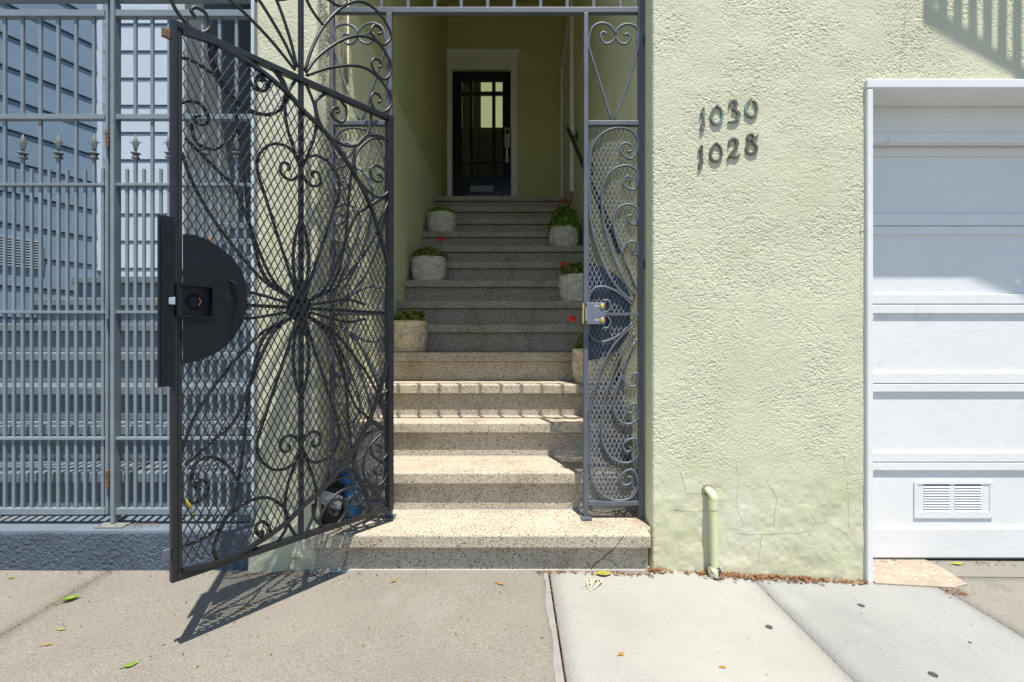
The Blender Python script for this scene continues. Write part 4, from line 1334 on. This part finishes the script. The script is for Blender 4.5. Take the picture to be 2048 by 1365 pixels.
def finial(x, z, parent):
    mb = MB()
    mb.box(x - 0.011, x + 0.011, YN - 0.011, YN + 0.011, z, z + 0.008)
    mb.box(x - 0.008, x + 0.008, YN - 0.008, YN + 0.008, z + 0.008, z + 0.020)
    mb.box(x - 0.013, x + 0.013, YN - 0.013, YN + 0.013, z + 0.020, z + 0.027)
    # spear
    pr = [(0.005, 0.027), (0.006, 0.045), (0.011, 0.066), (0.0095, 0.078), (0.0, 0.108)]
    mb.lathe([(max(r, 0.0005), q) for r, q in pr], (x, YN, z), 8)
    for s_ in (-1, 1):
        mb.tube(cr([(x + s_ * 0.003, YN, z + 0.038), (x + s_ * 0.009, YN, z + 0.058), (x + s_ * 0.019, YN, z + 0.072), (x + s_ * 0.026, YN, z + 0.070)]), 0.0042, 6, r1=0.0015)
    return build('finial', mb, M['fence_finial'], parent, smooth=True)
M['fence_finial'] = mottled('weathered_finial', (0.15, 0.16, 0.15), 0.2, 30, 0.8, spec=0.2)
xsL = [10.3 + 17.8 * i for i in range(-22, 12)]
xsR = [254.5 + 16.85 * i for i in range(0, 15)]
def bars(xs, ph):
    for i, xp in enumerate(xs):
        x = nx_(xp)
        m = (i + ph) % 4
        z0 = ZR[5] + 0.0132
        if m == 0:
            build('picket', MB().box(x - b_, x + b_, YN - 0.0045, YN + 0.0045, z0, ZR[0] - 0.0145), 'fence', fence)
        elif m == 2:
            zt = nz_(318)
            p = build('picket', MB().box(x - b_, x + b_, YN - 0.0045, YN + 0.0045, z0, zt), 'fence', fence)
            finial(x, zt, p)
            build('upper_bar', MB().box(x - b_, x + b_, YN - 0.0045, YN + 0.0045, ZR[1] + 0.0112, ZR[0] - 0.0145), 'fence', fence)
        else:
            build('picket', MB().box(x - b_ * 0.92, x + b_ * 0.92, YN - 0.0042, YN + 0.0042, z0, nz_(339 + random.uniform(-2, 2))), 'fence', fence)
bars(xsL, 2)     # index 22 (x=10) must be a full height bar
bars(xsR, 1)
build('gate_stile', MB().box(nx_(214), nx_(219.5), YN - 0.010, YN + 0.010, ZR[5] - 0.013, zbeam - 0.005), 'fence', fence, bev=0.002)
build('post', MB().box(nx_(227), nx_(235), YN - 0.020, YN + 0.022, 0.186, zbeam - 0.005), 'fence', fence, bev=0.003)
build('post', MB().box(nx_(505), nx_(511.5), YN - 0.015, YN + 0.015, 0.181, zbeam - 0.005), mottled('pale_post', (0.48, 0.54, 0.58), 0.05, 9, 0.45), fence, bev=0.002)
for y in (280, 622, 955):
    z = nz_(y)
    mb = MB()
    for k in range(4):
        mb.tube([(nx_(221), YN - 0.017, z - 0.036 + k * 0.018), (nx_(221), YN - 0.017, z - 0.020 + k * 0.018)], 0.0075 if k % 2 else 0.0068, 10)
    build('hinge', mb, M['rust'] if y != 622 else 'fence', fence)
bp = MB().box(nx_(208), nx_(262), YN - 0.055, YN + 0.03, 0.1805, 0.1855)
for x in (214, 247):
    bp.disc((nx_(x), YN - 0.04, 0.1855), (0, 0, 1), 0.006, 0.004, 6)
build('base_plate', bp, mottled('base_plate_grey', (0.20, 0.20, 0.185), 0.1, 20, 0.6), fence, bev=0.001)
# white post and grey block by the pier
wp = MB().box(NX - 0.085, NX - 0.030, YN + 0.10, YN + 0.15, 0.181, 1.22)
tag(build('white_post', wp, 'white', bev=0.004), 'white square post standing behind the fence beside the green pier', 'post')
gbk = MB().box(NX - 0.12, NX - 0.01, YN + 0.02, YN + 0.09, 0.181, 0.255)
tag(build('grey_block', gbk, mottled('grey_block', (0.20, 0.20, 0.21), 0.1, 30, 0.8), bev=0.004), 'small grey concrete block on the ledge against the green pier', 'block')
# neighbour house
nh = thing('blue_house', 'blue-grey sided house set back behind the fence', 'house', (-3.0, 3.8, 0.18))
KX, KY = -3.12, 3.77
def siding(mb, a, b, z0, z1, ex=0.206, th=0.019, ph=0.0):
    a, b = Vector((a[0], a[1], 0)), Vector((b[0], b[1], 0))
    t = (b - a).normalized()
    n = Vector((t.y, -t.x, 0))
    z = z0 - ph
    while z < z1:
        h = min(ex - 0.014, z1 - z)
        vs = []
        for q in (a, b):
            vs += [q + n * th + Vector((0, 0, z)), q + n * th * 0.5 + Vector((0, 0, z + h)), q - n * 0.02 + Vector((0, 0, z + h)), q - n * 0.02 + Vector((0, 0, z))]
        mb.add(vs, [(0, 4, 5, 1), (1, 5, 6, 2), (2, 6, 7, 3), (3, 7, 4, 0), (0, 1, 2, 3), (7, 6, 5, 4)])
        z += ex
    mb.bar((a - n * 0.06 + Vector((0, 0, (z0 + z1) / 2))), (b - n * 0.06 + Vector((0, 0, (z0 + z1) / 2))), 0.10, z1 - z0)
mb = MB()
far = Vector((KX - 0.41 * 1.75, KY - 1.75))
siding(mb, (far.x, far.y), (KX, KY), 0.1, 4.4)
build('side_wall', mb, 'blue_house', nh)
mb = MB()
siding(mb, (KX, KY), (-2.592, KY), 1.4, 4.4, ph=0.08)
build('back_wall', mb, 'pale_house', nh)
tb_ = MB().box(KX - 0.02, KX + 0.035, KY - 0.045, KY - 0.008, 1.5, 4.4)
build('corner_trim', tb_, 'pale_house', nh, bev=0.003)
pb = MB().box(-2.59, -2.46, KY - 0.05, KY + 1.3, 1.5, 4.4)
build('pilaster', pb, mottled('grey_green_trim', (0.42, 0.46, 0.44), 0.05, 5, 0.5), nh, bev=0.004)
mb = MB()
siding(mb, (-2.46, 5.1), (NX + 0.1, 5.1), 1.8, 4.4)
build('porch_wall', mb, 'navy', nh)
mb = MB()
siding(mb, (NX - 0.001, 5.1), (NX - 0.001, 3.3), 1.0, 4.4)
build('porch_wall', mb, 'navy', nh)
mb = MB().box(-2.62, NX + 0.0, 3.72, 5.2, 4.4, 4.5)
build('porch_roof', mb, 'navy', nh)
mb = MB().box(far.x - 0.1, -2.46, KY + 0.09, 6.0, 4.4, 4.5)
build('roof', mb, 'pale_house', nh)
# vent grille on the side wall
t = Vector((0.41, 1.0, 0)).normalized()
n = Vector((t.y, -t.x, 0))
def on_side(x, y):
    tx = (x - CX) / F
    # KX + .41*(d-KY) = tx*d
    d = (KX - 0.41 * KY) / (tx - 0.41)
    return Vector((tx * d, d, CZ + (HY - y) / F * d))
va, vb_ = on_side(-30, 470), on_side(80, 538)
vg = MB()
z0, z1 = vb_.z, va.z
for k in range(11):
    z = z0 + (z1 - z0) * k / 10
    vg.bar(Vector((va.x, va.y, z)) + n * 0.022, Vector((vb_.x, vb_.y, z)) + n * 0.022, 0.012, 0.007)
for p in (va, vb_):
    vg.bar(Vector((p.x, p.y, z0)) + n * 0.022, Vector((p.x, p.y, z1)) + n * 0.022, 0.012, 0.012)
gr = build('vent_grille', vg, 'pale_house', nh)
vd = MB()
vd.bar(Vector((va.x, va.y, (z0 + z1) / 2)) + n * 0.0175, Vector((vb_.x, vb_.y, (z0 + z1) / 2)) + n * 0.0175, 0.002, z1 - z0)
build('vent_opening', vd, 'navy', gr)

# ------------------------------------------------------------------ railing high above the garage (throws the barred shadow)
S1 = at(1846, 49, YF)
S2 = at(2024, 150, YF)
lam = 1.35
sv = Vector((0.09, -0.30, 1.0))
A0 = S1 + sv * lam
rl = thing('upper_stair_railing', 'dark sloping stair railing high on the facade above the garage', 'railing', tuple(A0))
A1 = S2 + sv * lam
B1, B2 = Vector((2.16, YF, 1.968)) + sv * lam, Vector((2.343, YF, 1.882)) + sv * lam
A2 = A0 + (B2 - A0) / (B2.x - A0.x) * 2.3
up = Vector((0, 0, 1))
build('stringer', MB().prism([A0, A1, B1, B2, A2, A2 + up * 0.12, A1 + up * 0.035, A0 + up * 0.075], (0, 0.010, 0)), 'navy', rl)
build('top_rail', MB().prism([A0 + up * 0.95, A2 + up * 0.95, A2 + up * 1.0, A0 + up * 1.0], (0, 0.04, 0)), 'navy', rl)
A1 = A2
for k in range(38):
    p = A0 + (A1 - A0) * (k / 37)
    wdt = 0.09 if k == 0 else 0.034
    build('baluster', MB().box(p.x, p.x + wdt, p.y + 0.0105, p.y + 0.028, p.z + (0.05 if k == 0 else 0.0), p.z + 0.96), 'navy', rl)
for k in (0, 1):
    p = A0.lerp(A1, k)
    build('bracket', MB().bar(p + up * 0.97, Vector((p.x, YF, p.z + 0.97)), 0.03, 0.04), 'navy', rl)

# ------------------------------------------------------------------ leaves, litter, gum
def leaf(label, px, size, ang, mat, cat='leaf', curl=0.35, aspect=0.42, name='fallen_leaf', p=None, group='leaves fallen on the sidewalk'):
    c = gpt(*px) if p is None else p
    mb = MB()
    k = 9
    vs = []
    for i in range(k):
        s_ = i / (k - 1)
        w = math.sin(PI * s_ ** 0.85) * aspect * 0.5
        x = (s_ - 0.5)
        for q in (-1, 0, 1):
            vs.append((x * size, q * w * size, size * (curl * 0.5 * (x * x * 2) + (abs(q) * w * curl) + 0.02) + 0.002))
    fs = [(3 * i + j, 3 * i + j + 1, 3 * i + j + 4, 3 * i + j + 3) for i in range(k - 1) for j in range(2)]
    mb.add(vs, fs)
    mb.tube([(-size * 0.5, 0, 0.006), (-size * 0.72, size * 0.04, 0.004)], 0.0012, 5)
    o = build(name, mb, mat, smooth=True)
    o.location = c
    o.rotation_euler = (0, 0, ang)
    md = o.modifiers.new('thick', 'SOLIDIFY')
    md.thickness = 0.0006
    tag(o, label, cat, group)
    return o
leaf('large curled green leaf on the tan slab at lower left', (142, 1202), 0.060, 0.9, 'leaf_green', curl=0.8)
leaf('bright yellow-green leaf at the bottom edge of the tan slab', (262, 1333), 0.036, 0.7, 'leaf_green', aspect=0.6)
leaf('small yellow leaf left of the gate shadow', (125, 1261), 0.022, 0.3, 'leaf_yellow')
leaf('tiny green leaf by the foot of the blue ledge', (24, 1158), 0.022, 0.2, 'leaf_green')
leaf('broad yellow leaf against the bottom step beside the pale husk', (1208, 1151), 0.066, 0.1, 'leaf_yellow', aspect=0.6)
leaf('orange leaf before the bottom step, centre', (1001, 1170), 0.036, -0.5, 'leaf_orange', aspect=0.3)
leaf('small orange leaf before the bottom step, beside the left pier', (788, 1164), 0.024, 0.8, 'leaf_orange')
leaf('orange leaf lying in the gate shadow', (487, 1219), 0.024, 0.2, 'leaf_orange')
leaf('brown leaf on the white slab near the joint', (1243, 1311), 0.022, 0.6, 'leaf_orange', aspect=0.7)
leaf('small rusty leaf at the bottom of the white slab', (1447, 1337), 0.018, 0.1, 'leaf_orange', aspect=0.6)
leaf('thin orange leaf left of the gate shadow tip', (95, 1292), 0.026, 0.5, 'leaf_orange', aspect=0.3)
leaf('yellow leaf under the garage door', (1915, 1130), 0.05, 0.2, 'leaf_yellow', aspect=0.5)
u_, z_ = guv(369, 1011)
o = leaf('yellow leaf caught in the mesh of the open gate', (0, 0), 0.052, 0, 'leaf_yellow', p=gw(u_, z_, 0.016), group=None)
o.rotation_euler = (0.3, math.radians(-68), math.atan2(EU.y, EU.x))
u_, z_ = guv(413, 481)
o = leaf('rusty leaf caught in the gate mesh above the lock plate', (0, 0), 0.024, 0, 'leaf_orange', p=gw(u_, z_, 0.016), group=None)
o.rotation_euler = (0.3, math.radians(-80), math.atan2(EU.y, EU.x))
# dried husk
c = gpt(1188, 1170)
mb = MB()
rnd = random.Random(5)
for k in range(5):
    a = -1.9 + rnd.uniform(-0.35, 0.35)
    l = rnd.uniform(0.06, 0.085)
    P = cr([c + Vector((0.012 * k - 0.02, 0.03, 0.006)), c + Vector((0.012 * k - 0.02 + math.cos(a) * l * .4, 0.03 + math.sin(a) * l * .4, 0.014)), c + Vector((math.cos(a) * l - 0.01, 0.03 + math.sin(a) * l, 0.004))])
    mb.tube(P, 0.006, 6, nrm=(0, 0, 1), r1=0.001, flat=0.25)
tag(build('dry_husk', mb, 'husk', smooth=True), 'pale dried husk on the white slab before the bottom step', 'husk')
def gum(px, r, label):
    c = gpt(*px)
    mb = MB().disc((c.x, c.y, c.z + 0.0015), (0, 0, 1), r, 0.0012, 18, 0.5)
    o = build('gum_spot', mb, 'gum', smooth=True)
    tag(o, label, 'gum spot', 'dark gum spots on the sidewalk')
gum((1538, 1255), 0.0115, 'dark gum spot on the white slab by the slanting joint')
gum((1722, 1212), 0.0125, 'dark gum spot on the grey slab nearest the wall')
gum((1866, 1350), 0.0125, 'dark gum spot at the bottom of the grey slab')
gum((1940, 1286), 0.005, 'tiny dark gum spot on the grey slab at right')
# litter along wall foot, steps and joints
mb = MB()
rnd = random.Random(11)
def flake(x, y, s_, zoff=0.002):
    z = zg(x, y) + zoff
    a = rnd.uniform(0, 6.28)
    tx, ty = math.cos(a), math.sin(a)
    el = rnd.uniform(0.12, 0.9)
    vs = []
    for q, w in ((-1, 0.15), (-0.3, 1), (0.4, 0.8), (1, 0.1)):
        for k in (-1, 1):
            vs.append((x + tx * q * s_ - ty * k * w * s_ * el * 0.5, y + ty * q * s_ + tx * k * w * s_ * el * 0.5, z + rnd.uniform(0, 0.6) * s_ + 0.001))
    mb.add(vs, [(0, 1, 3, 2), (2, 3, 5, 4), (4, 5, 7, 6)])
for i in range(1500):
    x = rnd.uniform(XR - 0.03, GX0 + 0.03)
    dens = 0.25 + 1.1 * max(0, mnoise.noise(Vector((x * 6, 0.3, 0))) + 0.25)
    if rnd.random() > dens:
        continue
    flake(x, YF - 0.006 - abs(rnd.gauss(0, 0.007 + 0.014 * dens)), rnd.choice((0.002, 0.003, 0.005, 0.008, 0.013)) * rnd.uniform(0.7, 1.3), rnd.uniform(0, 0.005))
for i in range(170):
    x = rnd.uniform(0.1, 0.58)
    flake(x, 2.03 - abs(rnd.gauss(0, 0.012)), rnd.uniform(0.003, 0.010))
for i in range(60):
    flake(rnd.uniform(-1.1, -0.72), 2.02 - abs(rnd.gauss(0, 0.02)), rnd.uniform(0.003, 0.009))
for i in range(80):
    flake(rnd.uniform(-3.0, -0.2), 2.035 - abs(rnd.gauss(0, 0.02)), rnd.uniform(0.002, 0.008))
for jx, n_, y0 in ((-1.665, 160, 1.2), (0.152, 130, 0.9), (1.0, 170, 0.9), (1.765, 120, 1.2)):
    for i in range(n_):
        y = rnd.uniform(y0, 2.03)
        flake(jx + rnd.gauss(0, 0.0032), y, rnd.uniform(0.002, 0.006), -0.005)
for i in range(60):
    flake(1.80 + rnd.gauss(0, 0.03), 2.0 + rnd.gauss(0, 0.018), rnd.uniform(0.003, 0.010))
for i in range(60):
    flake(rnd.uniform(1.55, 2.4), 2.25 + rnd.gauss(0, 0.015), rnd.uniform(0.003, 0.010))
for i in range(150):
    flake(rnd.uniform(-1.9, 0.15), rnd.uniform(1.35, 2.02), rnd.uniform(0.002, 0.006))
for i in range(40):
    flake(rnd.uniform(0.16, 2.0), rnd.uniform(1.35, 2.0), rnd.uniform(0.002, 0.005))
o = build('leaf_litter', mb, 'litter')
struct(o, 'stuff', 'brown dry leaf litter along the wall foot and sidewalk joints')
o['category'] = 'leaf litter'
mb = MB()
for i in range(70):
    flake(nx_(rnd.uniform(262, 330)), YN + rnd.gauss(-0.02, 0.02), rnd.uniform(0.002, 0.007), 0.0)
mb.v = [(x, y, 0.183 + (z - zg(x, y))) for x, y, z in mb.v]
o = build('leaf_litter', mb, 'litter')
struct(o, 'stuff', 'brown dry leaf bits on the blue ledge at the fence post')
o['category'] = 'leaf litter'

# ------------------------------------------------------------------ render settings
scene.render.engine = 'CYCLES'
scene.cycles.max_bounces = 10
scene.cycles.diffuse_bounces = 8
scene.cycles.use_denoising = True
scene.render.resolution_x = 1024
scene.render.resolution_y = 682
